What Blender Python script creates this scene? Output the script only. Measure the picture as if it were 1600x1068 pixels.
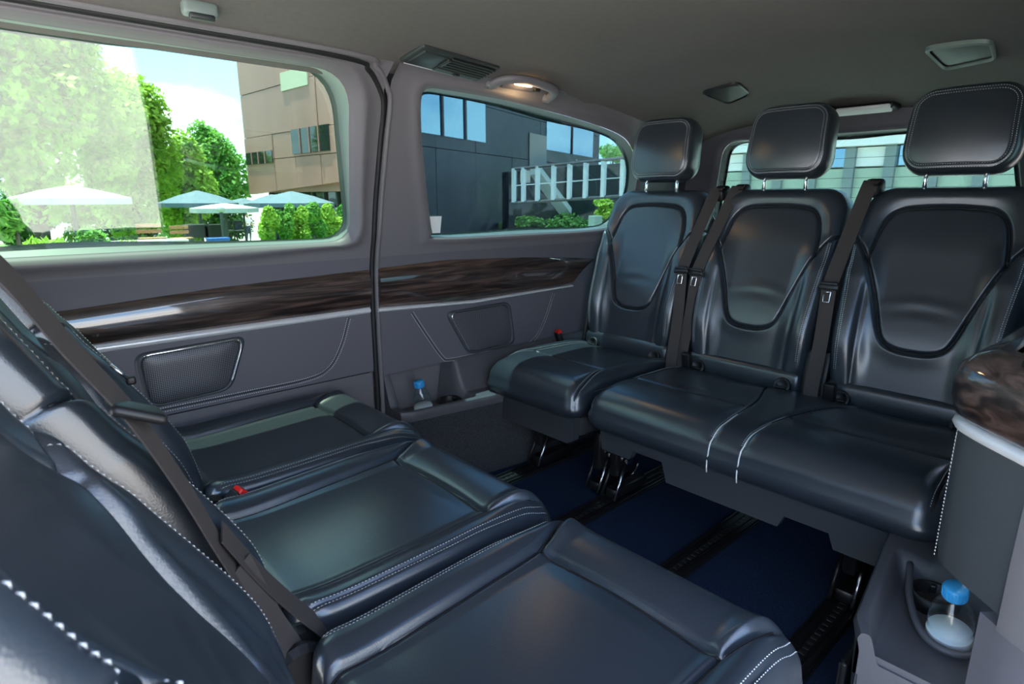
import bpy, bmesh, math, random
import numpy as np
from mathutils import Vector, Matrix
random.seed(7); rng = np.random.default_rng(7)
for o in list(bpy.data.objects): bpy.data.objects.remove(o)
SC = bpy.context.scene
COL = SC.collection
# ------------------------------------------------------------------ camera
H = 1.1
VX, VY, CC = (1850., 310.), (-80., 310.), (800., 534.)
F = math.sqrt(-((VX[0]-CC[0])*(VY[0]-CC[0]) + (VX[1]-CC[1])*(VY[1]-CC[1])))
_X = np.array([VX[0]-CC[0], VX[1]-CC[1], F]); _X /= np.linalg.norm(_X)
_Y = np.array([VY[0]-CC[0], VY[1]-CC[1], F]); _Y /= np.linalg.norm(_Y)
_Z = np.cross(_X, _Y)
RM = np.array([_X, _Y, _Z])
CAMPOS = np.array([0., 0., H])
def ray(px, py): return RM @ np.array([px-CC[0], py-CC[1], F])
def at(px, py, Y):                       # the point seen at a pixel, standing at depth Y
    d = ray(px, py); return Vector(CAMPOS + d*(Y/d[1]))
def atx(px, py, X):
    d = ray(px, py); return Vector(CAMPOS + d*(X/d[0]))
cam = bpy.data.cameras.new('camera'); co = bpy.data.objects.new('camera', cam); COL.objects.link(co)
m = Matrix.Identity(4)
for i, v in enumerate(([1, 0, 0], [0, -1, 0], [0, 0, -1])):
    w = RM @ np.array(v, float)
    for k in range(3): m[k][i] = w[k]
for k in range(3): m[k][3] = CAMPOS[k]
co.matrix_world = m
cam.sensor_width = 36; cam.lens = F/1600*36; cam.clip_start = .02; cam.clip_end = 400
cam.dof.use_dof = True; cam.dof.focus_distance = 1.9; cam.dof.aperture_fstop = 9
SC.camera = co
# ------------------------------------------------------------------ world, sun, exposure
def nd(nt, typ, **kw):
    n = nt.nodes.new(typ)
    for k, v in kw.items():
        if k.startswith('i_'): n.inputs[k[2:].replace('_', ' ')].default_value = v
        else: setattr(n, k, v)
    return n
W = bpy.data.worlds.new('sky'); SC.world = W; W.use_nodes = True
nt = W.node_tree; nt.nodes.clear()
tc = nd(nt, 'ShaderNodeTexCoord'); sep = nd(nt, 'ShaderNodeSeparateXYZ'); nt.links.new(tc.outputs['Generated'], sep.inputs[0])
rp = nd(nt, 'ShaderNodeValToRGB'); nt.links.new(sep.outputs['Z'], rp.inputs[0])
rp.color_ramp.elements[0].position = 0.0; rp.color_ramp.elements[0].color = (.70, .84, 1, 1)
rp.color_ramp.elements[1].position = .75; rp.color_ramp.elements[1].color = (.10, .30, .80, 1)
e = rp.color_ramp.elements.new(.30); e.color = (.26, .55, .98, 1)
nz = nd(nt, 'ShaderNodeTexNoise'); nz.inputs['Scale'].default_value = 2.3; nz.inputs['Detail'].default_value = 6; nz.inputs['Roughness'].default_value = .55
mp = nd(nt, 'ShaderNodeMapping'); mp.inputs['Scale'].default_value = (1, 1, 2.2); mp.inputs['Location'].default_value = (.35, .1, 0)
nt.links.new(tc.outputs['Generated'], mp.inputs[0]); nt.links.new(mp.outputs[0], nz.inputs['Vector'])
cr = nd(nt, 'ShaderNodeValToRGB'); cr.color_ramp.elements[0].position = .465; cr.color_ramp.elements[1].position = .615
nt.links.new(nz.outputs['Fac'], cr.inputs[0])
mx = nd(nt, 'ShaderNodeMixRGB'); mx.inputs[2].default_value = (1.25, 1.25, 1.25, 1)
nt.links.new(cr.outputs[0], mx.inputs[0]); nt.links.new(rp.outputs[0], mx.inputs[1])
bg = nd(nt, 'ShaderNodeBackground'); bg.inputs['Strength'].default_value = 2.5
nt.links.new(mx.outputs[0], bg.inputs[0]); wo = nd(nt, 'ShaderNodeOutputWorld'); nt.links.new(bg.outputs[0], wo.inputs[0])
sun = bpy.data.lights.new('sun', 'SUN'); sun.energy = 14; sun.angle = .01; sun.color = (1, .96, .88)
so = bpy.data.objects.new('sun', sun); COL.objects.link(so)
SUN_TO = Vector((-.10, .135, 1)).normalized()
so.rotation_euler = SUN_TO.to_track_quat('Z', 'Y').to_euler(); so.location = (0, 10, 30)
SC.view_settings.view_transform = 'Standard'; SC.view_settings.look = 'None'; SC.view_settings.gamma = 1
SC.view_settings.use_curve_mapping = False
SC.view_settings.exposure = 1.5
# ------------------------------------------------------------------ materials
MATS = {}
def mat(name, col=(.5, .5, .5), rough=.5, metal=0, spec=.5, bump=None, var=None, coat=0, emit=None, alpha=None, trans=0, ior=1.45, sheen=0):
    M = bpy.data.materials.new(name); M.use_nodes = True; nt = M.node_tree
    b = nt.nodes['Principled BSDF']
    b.inputs['Base Color'].default_value = (*col, 1); b.inputs['Roughness'].default_value = rough
    b.inputs['Metallic'].default_value = metal; b.inputs['Specular IOR Level'].default_value = spec
    b.inputs['Coat Weight'].default_value = coat; b.inputs['Coat Roughness'].default_value = .04
    b.inputs['Transmission Weight'].default_value = trans; b.inputs['IOR'].default_value = ior
    b.inputs['Sheen Weight'].default_value = sheen
    if emit: b.inputs['Emission Color'].default_value = (*emit[0], 1); b.inputs['Emission Strength'].default_value = emit[1]
    t = nd(nt, 'ShaderNodeTexCoord')
    if var:      # (scale, amount, stretch)
        n = nd(nt, 'ShaderNodeTexNoise'); n.inputs['Scale'].default_value = var[0]; n.inputs['Detail'].default_value = 5
        mpp = nd(nt, 'ShaderNodeMapping'); mpp.inputs['Scale'].default_value = var[2] if len(var) > 2 else (1, 1, 1)
        nt.links.new(t.outputs['Object'], mpp.inputs[0]); nt.links.new(mpp.outputs[0], n.inputs['Vector'])
        r = nd(nt, 'ShaderNodeValToRGB'); a = var[1]
        r.color_ramp.elements[0].position = .3; r.color_ramp.elements[1].position = .7
        r.color_ramp.elements[0].color = (*[c*(1-a) for c in col], 1); r.color_ramp.elements[1].color = (*[min(1, c*(1+a)) for c in col], 1)
        nt.links.new(n.outputs['Fac'], r.inputs[0]); nt.links.new(r.outputs[0], b.inputs['Base Color'])
    if bump:     # (kind, scale, strength, distance)
        n = nd(nt, 'ShaderNodeTexVoronoi' if bump[0] == 'v' else 'ShaderNodeTexNoise'); n.inputs['Scale'].default_value = bump[1]
        nt.links.new(t.outputs['Object'], n.inputs['Vector'])
        bp = nd(nt, 'ShaderNodeBump'); bp.inputs['Strength'].default_value = bump[2]; bp.inputs['Distance'].default_value = bump[3]
        nt.links.new(n.outputs[0], bp.inputs['Height']); nt.links.new(bp.outputs[0], b.inputs['Normal'])
    MATS[name] = M; return M
mat('leather', (.020, .026, .034), .28, spec=1.0, bump=('v', 420, .10, .0012))
mat('leather_back', (.020, .024, .030), .42, spec=.62, bump=('v', 420, .10, .0012))
mat('thread', (.62, .63, .62), .7)
mat('plastic_dark', (.012, .013, .015), .42)
mat('plastic_black', (.006, .006, .007), .5)
mat('shelf_grey', (.065, .066, .075), .5, bump=('n', 600, .2, .0008))
mat('panel_leather', (.045, .050, .056), .5, bump=('v', 420, .1, .001))
mat('rail_slot', (.05, .05, .055), .4, metal=.6)
mat('skirt', (.030, .034, .040), .5, bump=('n', 500, .15, .001))
mat('trim_grey', (.120, .114, .122), .55, bump=('n', 650, .18, .0008))
mat('trim_soft', (.095, .092, .108), .6, bump=('n', 600, .2, .0008))
mat('headliner', (.098, .090, .085), .95, bump=('n', 800, .25, .0008), var=(60, .06))
mat('carpet', (.007, .018, .048), 1, bump=('n', 900, .8, .004), var=(160, .55), spec=.2)
mat('carpet_grey', (.030, .034, .040), 1, bump=('n', 900, .8, .004), var=(200, .5))
mat('frame_green', (.13, .165, .155), .45)
mat('silver', (.62, .63, .65), .30, metal=.25)
mat('chrome', (.85, .86, .88), .08, metal=1)
mat('belt', (.038, .031, .028), .75, bump=('n', 900, .4, .001))
mat('rubber', (.006, .006, .007), .6)
mat('red', (.65, .012, .010), .35)
mat('metal_black', (.010, .010, .011), .3, metal=.3)
mat('steel', (.45, .46, .48), .25, metal=1)
mat('cap_blue', (.035, .30, .62), .35)
mat('label_white', (.75, .80, .82), .5)
mat('vent_plastic', (.020, .027, .026), .5)
mat('lamp_warm', (1, .75, .4), .4, emit=((1, .62, .22), 9))
mat('copper', (.38, .17, .15), .45, var=(.35, .25, (1, 1, .15)))
mat('facade_dark', (.045, .046, .056), .55, var=(.25, .25, (1, 1, .3)))
mat('pane_sky', (.20, .34, .47), .03, metal=1)
mat('pane_dark', (.02, .025, .03), .05, spec=.8)
mat('concrete', (.42, .40, .37), .85, var=(3, .12))
mat('paving', (.46, .43, .38), .85, var=(1.2, .1))
mat('grass', (.10, .22, .035), .9, var=(2, .4))
mat('post_grey', (.16, .20, .20), .5)
mat('white_paint', (.62, .64, .63), .5)
mat('panel_green', (.30, .38, .30), .5)
mat('canvas_white', (.42, .44, .46), .8)
mat('canvas_blue', (.10, .14, .19), .8)
mat('pole', (.05, .055, .06), .5)
mat('bark', (.10, .075, .05), .9, var=(8, .4))
mat('timber', (.40, .20, .10), .7, var=(10, .3, (1, 8, 8)))
mat('plant_dark', (.03, .03, .035), .7)
mat('crate_blue', (.02, .09, .38), .5)
mat('shirt', (.78, .78, .80), .8)
mat('trousers', (.035, .055, .09), .8)
mat('skin', (.42, .25, .18), .6)
mat('hair', (.03, .02, .015), .7)
mat('stair', (.50, .53, .50), .7)
mat('stone_warm', (.55, .50, .42), .8)
mat('sticker', (.62, .66, .66), .5)
def leafmat(name, c1, c2):
    M = bpy.data.materials.new(name); M.use_nodes = True; nt = M.node_tree; b = nt.nodes['Principled BSDF']; out = nt.nodes['Material Output']
    t = nd(nt, 'ShaderNodeTexCoord'); n = nd(nt, 'ShaderNodeTexNoise'); n.inputs['Scale'].default_value = 1.6; n.inputs['Detail'].default_value = 4
    nt.links.new(t.outputs['Object'], n.inputs['Vector'])
    r = nd(nt, 'ShaderNodeValToRGB'); r.color_ramp.elements[0].position = .35; r.color_ramp.elements[1].position = .65
    r.color_ramp.elements[0].color = (*c1, 1); r.color_ramp.elements[1].color = (*c2, 1)
    nt.links.new(n.outputs['Fac'], r.inputs[0]); nt.links.new(r.outputs[0], b.inputs['Base Color']); b.inputs['Roughness'].default_value = .6
    tr = nd(nt, 'ShaderNodeBsdfTranslucent'); nt.links.new(r.outputs[0], tr.inputs[0])
    ms = nd(nt, 'ShaderNodeMixShader'); ms.inputs[0].default_value = .45
    nt.links.new(b.outputs[0], ms.inputs[1]); nt.links.new(tr.outputs[0], ms.inputs[2]); nt.links.new(ms.outputs[0], out.inputs[0])
    MATS[name] = M
leafmat('leaf_bright', (.17, .34, .025), (.44, .62, .09))
leafmat('leaf_mid', (.07, .25, .035), (.22, .44, .07))
leafmat('leaf_deep', (.03, .11, .022), (.10, .25, .04))
def glassmat(name, tint, refl, rough=0.0):
    M = bpy.data.materials.new(name); M.use_nodes = True; nt = M.node_tree; nt.nodes.clear()
    out = nd(nt, 'ShaderNodeOutputMaterial'); tr = nd(nt, 'ShaderNodeBsdfTransparent'); tr.inputs[0].default_value = (*tint, 1)
    gl = nd(nt, 'ShaderNodeBsdfGlossy'); gl.inputs['Roughness'].default_value = rough; gl.inputs[0].default_value = (1, 1, 1, 1)
    lw = nd(nt, 'ShaderNodeLayerWeight'); lw.inputs[0].default_value = .5
    pw = nd(nt, 'ShaderNodeMath', operation='POWER'); pw.inputs[1].default_value = 5; nt.links.new(lw.outputs['Facing'], pw.inputs[0])
    mu = nd(nt, 'ShaderNodeMath', operation='MULTIPLY_ADD'); mu.inputs[1].default_value = .95; mu.inputs[2].default_value = refl; mu.use_clamp = True
    nt.links.new(pw.outputs[0], mu.inputs[0])
    ms = nd(nt, 'ShaderNodeMixShader'); nt.links.new(mu.outputs[0], ms.inputs[0])
    nt.links.new(tr.outputs[0], ms.inputs[1]); nt.links.new(gl.outputs[0], ms.inputs[2]); nt.links.new(ms.outputs[0], out.inputs[0])
    MATS[name] = M
glassmat('glass_front', (.51, .615, .545), .058)
glassmat('glass_rear', (.32, .42, .43), .03)
glassmat('glass_back', (.42, .52, .50), .04)
glassmat('bottle_plastic', (.86, .92, .94), .05)
def wood():
    M = bpy.data.materials.new('walnut'); M.use_nodes = True; nt = M.node_tree; b = nt.nodes['Principled BSDF']
    t = nd(nt, 'ShaderNodeTexCoord'); mpp = nd(nt, 'ShaderNodeMapping'); mpp.inputs['Scale'].default_value = (1.0, 6, 16)
    nt.links.new(t.outputs['Object'], mpp.inputs[0])
    n = nd(nt, 'ShaderNodeTexNoise'); n.inputs['Scale'].default_value = 4.0; n.inputs['Detail'].default_value = 6; n.inputs['Distortion'].default_value = 1.2
    nt.links.new(mpp.outputs[0], n.inputs['Vector'])
    r = nd(nt, 'ShaderNodeValToRGB'); r.color_ramp.elements[0].position = .38; r.color_ramp.elements[1].position = .66
    r.color_ramp.elements[0].color = (.010, .006, .005, 1); r.color_ramp.elements[1].color = (.085, .055, .045, 1)
    e = r.color_ramp.elements.new(.5); e.color = (.034, .021, .017, 1)
    nt.links.new(n.outputs['Fac'], r.inputs[0]); nt.links.new(r.outputs[0], b.inputs['Base Color'])
    b.inputs['Roughness'].default_value = .35; b.inputs['Coat Weight'].default_value = 1; b.inputs['Coat Roughness'].default_value = .05
    b.inputs['Coat IOR'].default_value = 1.7
    MATS['walnut'] = M
wood()
def grille():
    M = bpy.data.materials.new('grille'); M.use_nodes = True; nt = M.node_tree; b = nt.nodes['Principled BSDF']
    t = nd(nt, 'ShaderNodeTexCoord'); v = nd(nt, 'ShaderNodeTexVoronoi'); v.inputs['Scale'].default_value = 190; v.inputs['Randomness'].default_value = 0; v.voronoi_dimensions = '2D'
    sx = nd(nt, 'ShaderNodeSeparateXYZ'); cx = nd(nt, 'ShaderNodeCombineXYZ'); nt.links.new(t.outputs['Object'], sx.inputs[0]); nt.links.new(sx.outputs[0], cx.inputs[0]); nt.links.new(sx.outputs[2], cx.inputs[1]); nt.links.new(cx.outputs[0], v.inputs['Vector'])
    r = nd(nt, 'ShaderNodeValToRGB'); r.color_ramp.elements[0].position = .32; r.color_ramp.elements[1].position = .48
    r.color_ramp.elements[0].color = (.004, .004, .005, 1); r.color_ramp.elements[1].color = (.13, .13, .15, 1)
    nt.links.new(v.outputs[0], r.inputs[0]); nt.links.new(r.outputs[0], b.inputs['Base Color']); b.inputs['Roughness'].default_value = .4
    MATS['grille'] = M
grille()
# ------------------------------------------------------------------ helpers
def mesh(name, V, Fc, smooth=False):
    me = bpy.data.meshes.new(name); me.from_pydata([tuple(v) for v in V], [], [tuple(f) for f in Fc]); me.update()
    if smooth: me.polygons.foreach_set('use_smooth', [True]*len(me.polygons))
    return me
def obj(name, me, mt=None, parent=None, loc=None):
    o = bpy.data.objects.new(name, me); COL.objects.link(o)
    if mt and me is not None and len(me.materials) == 0: me.materials.append(MATS[mt])
    if parent: o.parent = parent
    if loc is not None: o.location = loc
    return o
def tag(o, label, cat, group=None, kind=None):
    o['label'] = label; o['category'] = cat
    if group: o['group'] = group
    if kind: o['kind'] = kind
    return o
def struct(o, label=None):
    o['kind'] = 'structure'
    if label: o['label'] = label
    return o
def thing(name, label, cat, loc=(0, 0, 0), rotz=0, group=None):
    o = bpy.data.objects.new(name, None); COL.objects.link(o); o.location = loc; o.rotation_euler = (0, 0, rotz); o.empty_display_size = .05
    return tag(o, label, cat, group)
class MB:
    def __init__(s): s.V = []; s.F = []; s.sm = False
    def add(s, V, Fc):
        b = len(s.V); s.V += [tuple(v) for v in V]; s.F += [tuple(i+b for i in f) for f in Fc]; return s
    def box(s, c, d, M=None):
        V = [Vector((sx*d[0]/2, sy*d[1]/2, sz*d[2]/2)) for sx in (-1, 1) for sy in (-1, 1) for sz in (-1, 1)]
        if M is not None: V = [M @ v for v in V]
        V = [v+Vector(c) for v in V]
        return s.add(V, [(0, 1, 3, 2), (4, 6, 7, 5), (0, 4, 5, 1), (2, 3, 7, 6), (0, 2, 6, 4), (1, 5, 7, 3)])
    def rbox(s, c, d, r=.005, M=None, seg=2):
        bm = bmesh.new(); bmesh.ops.create_cube(bm, size=1)
        for v in bm.verts: v.co = Vector((v.co.x*d[0], v.co.y*d[1], v.co.z*d[2]))
        bmesh.ops.bevel(bm, geom=bm.edges[:], offset=min(r, .49*min(d)), segments=seg, affect='EDGES', profile=.5)
        V = [v.co.copy() for v in bm.verts]; bm.verts.index_update(); Fc = [[v.index for v in f.verts] for f in bm.faces]; bm.free()
        if M is not None: V = [M @ v for v in V]
        return s.add([v+Vector(c) for v in V], Fc)
    def tube(s, P, r, n=8, closed=False, flat=None):
        P = [Vector(p) for p in P]; N = len(P); V = []; up = None
        for i, p in enumerate(P):
            a = P[(i-1) % N] if (closed or i > 0) else p; b = P[(i+1) % N] if (closed or i < N-1) else p
            t = (b-a).normalized()
            if up is None:
                up = Vector((0, 0, 1)) if abs(t.z) < .9 else Vector((1, 0, 0))
            x = t.cross(up)
            if x.length < 1e-5: x = t.orthogonal()
            x.normalize(); y = x.cross(t); up = y
            rr = r[i] if isinstance(r, (list, tuple)) else r
            for k in range(n):
                an = 2*math.pi*k/n
                V.append(p + x*math.cos(an)*rr + y*math.sin(an)*rr*(flat or 1))
        Fc = []
        for i in range(N if closed else N-1):
            j = (i+1) % N
            for k in range(n):
                k2 = (k+1) % n; Fc.append((i*n+k, j*n+k, j*n+k2, i*n+k2))
        if not closed: Fc += [tuple(range(n)), tuple(reversed(range((N-1)*n, N*n)))]
        return s.add(V, Fc)
    def lathe(s, prof, n=24, c=(0, 0, 0), M=None):
        V = []; Fc = []
        for r, z in prof:
            for k in range(n):
                a = 2*math.pi*k/n; V.append(Vector((r*math.cos(a), r*math.sin(a), z)))
        m_ = len(prof)
        for i in range(m_-1):
            for k in range(n):
                k2 = (k+1) % n; Fc.append((i*n+k, i*n+k2, (i+1)*n+k2, (i+1)*n+k))
        Fc += [tuple(reversed(range(n))), tuple(range((m_-1)*n, m_*n))]
        if M is not None: V = [M @ v for v in V]
        return s.add([v+Vector(c) for v in V], Fc)
    def prism(s, P, d):          # closed outline P, extruded by vector d
        n = len(P); P = [Vector(p) for p in P]; d = Vector(d)
        V = P+[p+d for p in P]
        return s.add(V, [tuple(range(n)), tuple(reversed(range(n, 2*n)))]+[(i, i+n, (i+1) % n+n, (i+1) % n) for i in range(n)])
    def grid(s, G, flip=False):  # G[i][j] points
        n, m_ = len(G), len(G[0]); V = [p for r_ in G for p in r_]
        Fc = [(i*m_+j, (i+1)*m_+j, (i+1)*m_+j+1, i*m_+j+1) for i in range(n-1) for j in range(m_-1)]
        if flip: Fc = [f[::-1] for f in Fc]
        return s.add(V, Fc)
    def build(s, name, mt, parent=None, smooth=None, loc=None, auto=None):
        me = mesh(name, s.V, s.F, bool(smooth or auto))
        o = obj(name, me, mt, parent, loc)
        bm = bmesh.new(); bm.from_mesh(me); bmesh.ops.recalc_face_normals(bm, faces=bm.faces)
        if auto:
            for e_ in bm.edges:
                if len(e_.link_faces) == 2 and e_.calc_face_angle(0) > math.radians(auto): e_.smooth = False
        bm.to_mesh(me); bm.free()
        return o
def spline(P, n=8, closed=False):
    P = [np.array(p, float) for p in P]; N = len(P); out = []
    for i in range(N if closed else N-1):
        p0 = P[(i-1) % N] if (closed or i > 0) else 2*P[0]-P[1]; p1 = P[i]; p2 = P[(i+1) % N]
        p3 = P[(i+2) % N] if (closed or i+2 < N) else 2*P[-1]-P[-2]
        for k in range(n):
            t = k/n
            out.append(.5*((2*p1)+(-p0+p2)*t+(2*p0-5*p1+4*p2-p3)*t*t+(-p0+3*p1-3*p2+p3)*t**3))
    if not closed: out.append(P[-1])
    return np.array(out)
def rounded(P, r, n=5):          # round the corners of a closed 2-D polygon
    out = []; N = len(P)
    for i in range(N):
        p = Vector(P[i]); a = Vector(P[i-1]); b = Vector(P[(i+1) % N])
        rr = min(r if not isinstance(r, (list, tuple)) else r[i], .49*(a-p).length, .49*(b-p).length)
        s_ = p+(a-p).normalized()*rr; e_ = p+(b-p).normalized()*rr
        for k in range(n+1):
            t = k/n; out.append(s_*(1-t)**2+p*2*t*(1-t)+e_*t*t)
    return out
def resample(P, step):
    P = np.array(P, float); d = np.r_[0, np.cumsum(np.linalg.norm(np.diff(P, axis=0), axis=1))]
    n = max(2, int(d[-1]/step)); t = np.linspace(0, d[-1], n+1)
    return np.stack([np.interp(t, d, P[:, k]) for k in range(P.shape[1])], 1)
def dashes(mb, P3, N3=None, pitch=.0065, duty=.68, w=.0011, h=.0008):
    # stitches: small lens-shaped dashes along a 3-D line
    P3 = resample(P3, pitch)
    for i in range(len(P3)-1):
        a = Vector(P3[i]); b = Vector(P3[i+1]); d = b-a; b = a+d*duty
        t = d.normalized(); nrm = Vector(N3) if N3 is not None else Vector((0, 0, 1))
        s_ = t.cross(nrm)
        if s_.length < 1e-4: s_ = t.orthogonal()
        s_.normalize(); nn = s_.cross(t); mid = (a+b)/2
        V = [a-nn*h*.5, mid+s_*w+nn*h*.2, mid+nn*h, mid-s_*w+nn*h*.2, b-nn*h*.5]
        mb.add(V, [(0, 1, 2), (0, 2, 3), (4, 2, 1), (4, 3, 2)])
def pdist(u, v, poly):
    d = np.full(u.shape, 9.)
    for (x0, y0), (x1, y1) in zip(poly[:-1], poly[1:]):
        dx, dy = x1-x0, y1-y0; L2 = dx*dx+dy*dy+1e-12
        t = np.clip(((u-x0)*dx+(v-y0)*dy)/L2, 0, 1)
        d = np.minimum(d, np.hypot(u-x0-t*dx, v-y0-t*dy))
    return d
def sst(a, b, x):
    t = np.clip((x-a)/(b-a), 0, 1); return t*t*(3-2*t)
class Pad:
    """an upholstered pad: plan W x L with rounded corners and rolled edges, a relief h(p,q) on top"""
    def __init__(s, W, L, T, rc, re, h, place, nu=110, nv=120, prof=((.35, -.004), (.75, 0), (1, .012))):
        s.W, s.L, s.T, s.rc, s.re, s.h, s.place = W, L, T, rc, re, h, place; s.nu, s.nv, s.prof = nu, nv, prof
    def dist(s, p, q):
        x = np.abs(p)-(s.W/2-s.rc); y = np.abs(q-s.L/2)-(s.L/2-s.rc)
        return -(np.hypot(np.maximum(x, 0), np.maximum(y, 0))+np.minimum(np.maximum(x, y), 0)-s.rc)
    def n(s, p, q):
        re = s.re(p, q) if callable(s.re) else s.re
        d = np.clip(s.dist(p, q)/re, 0, 1)
        return s.T+s.h(p, q)-re*(1-np.sqrt(np.clip(1-(1-d)**2, 0, 1)))
    def surf(s, p, q, lift=0.):
        p = np.asarray(p, float); q = np.asarray(q, float)
        return np.stack(s.place(p, q, s.n(p, q)+lift), -1)
    def make(s):
        def axis(n):
            t = np.linspace(-1, 1, n); return .62*t+.38*np.sin(t*np.pi/2)
        A, B = np.meshgrid(axis(s.nu), axis(s.nv), indexing='ij')
        Q = np.maximum(np.abs(A), np.abs(B))+1e-9
        X = A/Q*s.W/2; Y = B/Q*s.L/2; cx, cy = s.W/2-s.rc, s.L/2-s.rc
        ax, ay = np.abs(X), np.abs(Y)
        a = ax**2+ay**2; b = -2*(ax*cx+ay*cy); c = cx*cx+cy*cy-s.rc**2
        sc = (-b+np.sqrt(np.maximum(b*b-4*a*c, 0)))/(2*a)
        inc = (ax*sc > cx) & (ay*sc > cy)
        sc = np.where(inc, np.minimum(sc, 1), 1.)
        k = 1-(1-sc)*Q**3
        p = X*Q*k; q = Y*Q*k+s.L/2
        nn = s.n(p, q)
        V = np.stack(s.place(p, q, nn), -1).reshape(-1, 3)
        nu, nv = s.nu, s.nv
        idx = np.arange(nu*nv).reshape(nu, nv)
        Fc = np.stack([idx[:-1, :-1], idx[1:, :-1], idx[1:, 1:], idx[:-1, 1:]], -1).reshape(-1, 4).tolist()
        loop = np.r_[idx[:-1, 0], idx[-1, :-1], idx[:0:-1, -1], idx[0, :0:-1]]
        pl, ql, nl = p.reshape(-1)[loop], q.reshape(-1)[loop], nn.reshape(-1)[loop]
        VV = [V]; prev = loop; base = nu*nv; M_ = len(loop)
        for fr, ins in s.prof:
            p2 = pl*(1-ins/(s.W/2)); q2 = (ql-s.L/2)*(1-ins/(s.L/2))+s.L/2
            VV.append(np.stack(s.place(p2, q2, nl*(1-fr)), -1))
            cur = np.arange(base, base+M_); base += M_
            nx = np.roll(np.arange(M_), -1)
            Fc += np.stack([prev, cur, cur[nx], prev[nx]], -1).tolist(); prev = cur
        Fc.append(prev.tolist())
        return np.concatenate(VV), Fc
    def mesh(s, name):
        V, Fc = s.make(); me = bpy.data.meshes.new(name); me.from_pydata(V.tolist(), [], Fc); me.update()
        me.polygons.foreach_set('use_smooth', [True]*len(me.polygons))
        bm = bmesh.new(); bm.from_mesh(me); bmesh.ops.recalc_face_normals(bm, faces=bm.faces); bm.to_mesh(me); bm.free()
        return me
    def stitch(s, mb, line, off=0., lift=.0006, nrm=(0, 0, 1), **kw):
        L_ = resample(line, .006)
        if off:
            d = np.gradient(L_, axis=0); d /= np.linalg.norm(d, axis=1)[:, None]+1e-9
            L_ = L_+np.stack([-d[:, 1], d[:, 0]], 1)*off
        dashes(mb, s.surf(L_[:, 0], L_[:, 1], lift), nrm, **kw)
def seam(pad, line, parent, lift=.003, r=.0024, name='seam'):
    L_ = resample(line, .007); o = MB().tube([tuple(v) for v in pad.surf(L_[:, 0], L_[:, 1], lift)], r, 6).build(name, 'rubber', parent, smooth=True); return o
def mir(P): return [(-p[0], p[1]) for p in reversed(P)]
def sst0(a, b, x):
    t = min(1, max(0, (x-a)/(b-a))); return t*t*(3-2*t)
# ================================================================== THE VAN: floor, walls, roof
YC = 1.03
def wy(z): return np.interp(z, [0, .75, .86, .93, .96, 1.1, 1.3, 1.45, 1.49, 1.52], [1.9, 1.9, 1.892, 1.878, 1.868, 1.84, 1.785, 1.73, 1.70, 1.62])
def farw(x, z, off=0.): return (x, float(wy(z))+off, z)            # far wall (left in the picture)
def nearw(x, z, off=0.): return (x, .155-.07*float(sst0(.80, .95, z))-off, z)
floor = MB().box((.9, YC, -.02), (4.2, 1.78, .04)).build('floor', 'carpet'); struct(floor)
CY, CZ = [0, .375, .525, .615, .675, .77], [1.57, 1.55, 1.53, 1.512, 1.49, 1.455]
def zceil(x, y): return float(np.interp(abs(y-YC) if y > YC else min(abs(y-YC), .66), CY, CZ)) - max(0, x-1.7)**2*.075
xs = np.linspace(-1.2, 3.0, 70); ys = np.concatenate([np.linspace(.06, YC-.69, 8), YC+np.linspace(-.675, .77, 56)])
def zsm(x, y): return sum(zceil(x, y+d) for d in (-.05, -.025, 0, .025, .05))/5
G = [[(x, y, zsm(x, y)-.006*math.exp(-((x-1.85-.25*(y-YC)**2)/.05)**2)) for y in ys] for x in xs]
G2 = [[(p[0], p[1], p[2]+.03) for p in r] for r in G]
mb = MB().grid(G).grid(G2, True)
ceiling = mb.build('ceiling', 'headliner', smooth=True); struct(ceiling)

def ring_panel(hole, rect, mapf, prof, N=150):
    """wall sheet with a rounded window opening; prof(d) = offset towards the room at distance d from the opening"""
    hole = resample(np.vstack([hole, hole[:1]]), 1e9 if False else (np.linalg.norm(np.diff(np.vstack([hole, hole[:1]]), axis=0), axis=1).sum()/N))[:-1]
    c = hole.mean(0); x0, x1, z0, z1 = rect; O = []
    for p in hole:
        d = p-c; ts = []
        if d[0] > 1e-9: ts.append((x1-c[0])/d[0])
        if d[0] < -1e-9: ts.append((x0-c[0])/d[0])
        if d[1] > 1e-9: ts.append((z1-c[1])/d[1])
        if d[1] < -1e-9: ts.append((z0-c[1])/d[1])
        O.append(c+d*min(ts))
    O = np.array(O)
    for cx in (x0, x1):
        for cz in (z0, z1):
            O[np.argmin(np.hypot(O[:, 0]-cx, O[:, 1]-cz))] = (cx, cz)
    D = O-hole; L = np.linalg.norm(D, axis=1)[:, None]; D = D/np.maximum(L, 1e-6)
    rings = []
    for f in (1, .8, .6, .45): rings.append(hole+D*(np.minimum(.10, L*.9)+(L-np.minimum(.10, L*.9))*(f-.45)/.55))
    offs = [0, 0, 0, prof(.10)]
    for d in (.08, .065, .052, .042, .033, .025, .018, .012, .007, .003, 0):
        rings.append(hole+D*(d*np.minimum(1, L/.11))); offs.append(prof(d))
    V = []; Fc = []; n = len(hole)
    for R_, o_ in zip(rings, offs): V += [mapf(p[0], p[1], -o_) for p in R_]
    for i in range(len(rings)-1):
        for k in range(n):
            k2 = (k+1) % n; Fc.append((i*n+k, i*n+k2, (i+1)*n+k2, (i+1)*n+k))
    return MB().add(V, Fc), hole
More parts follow.
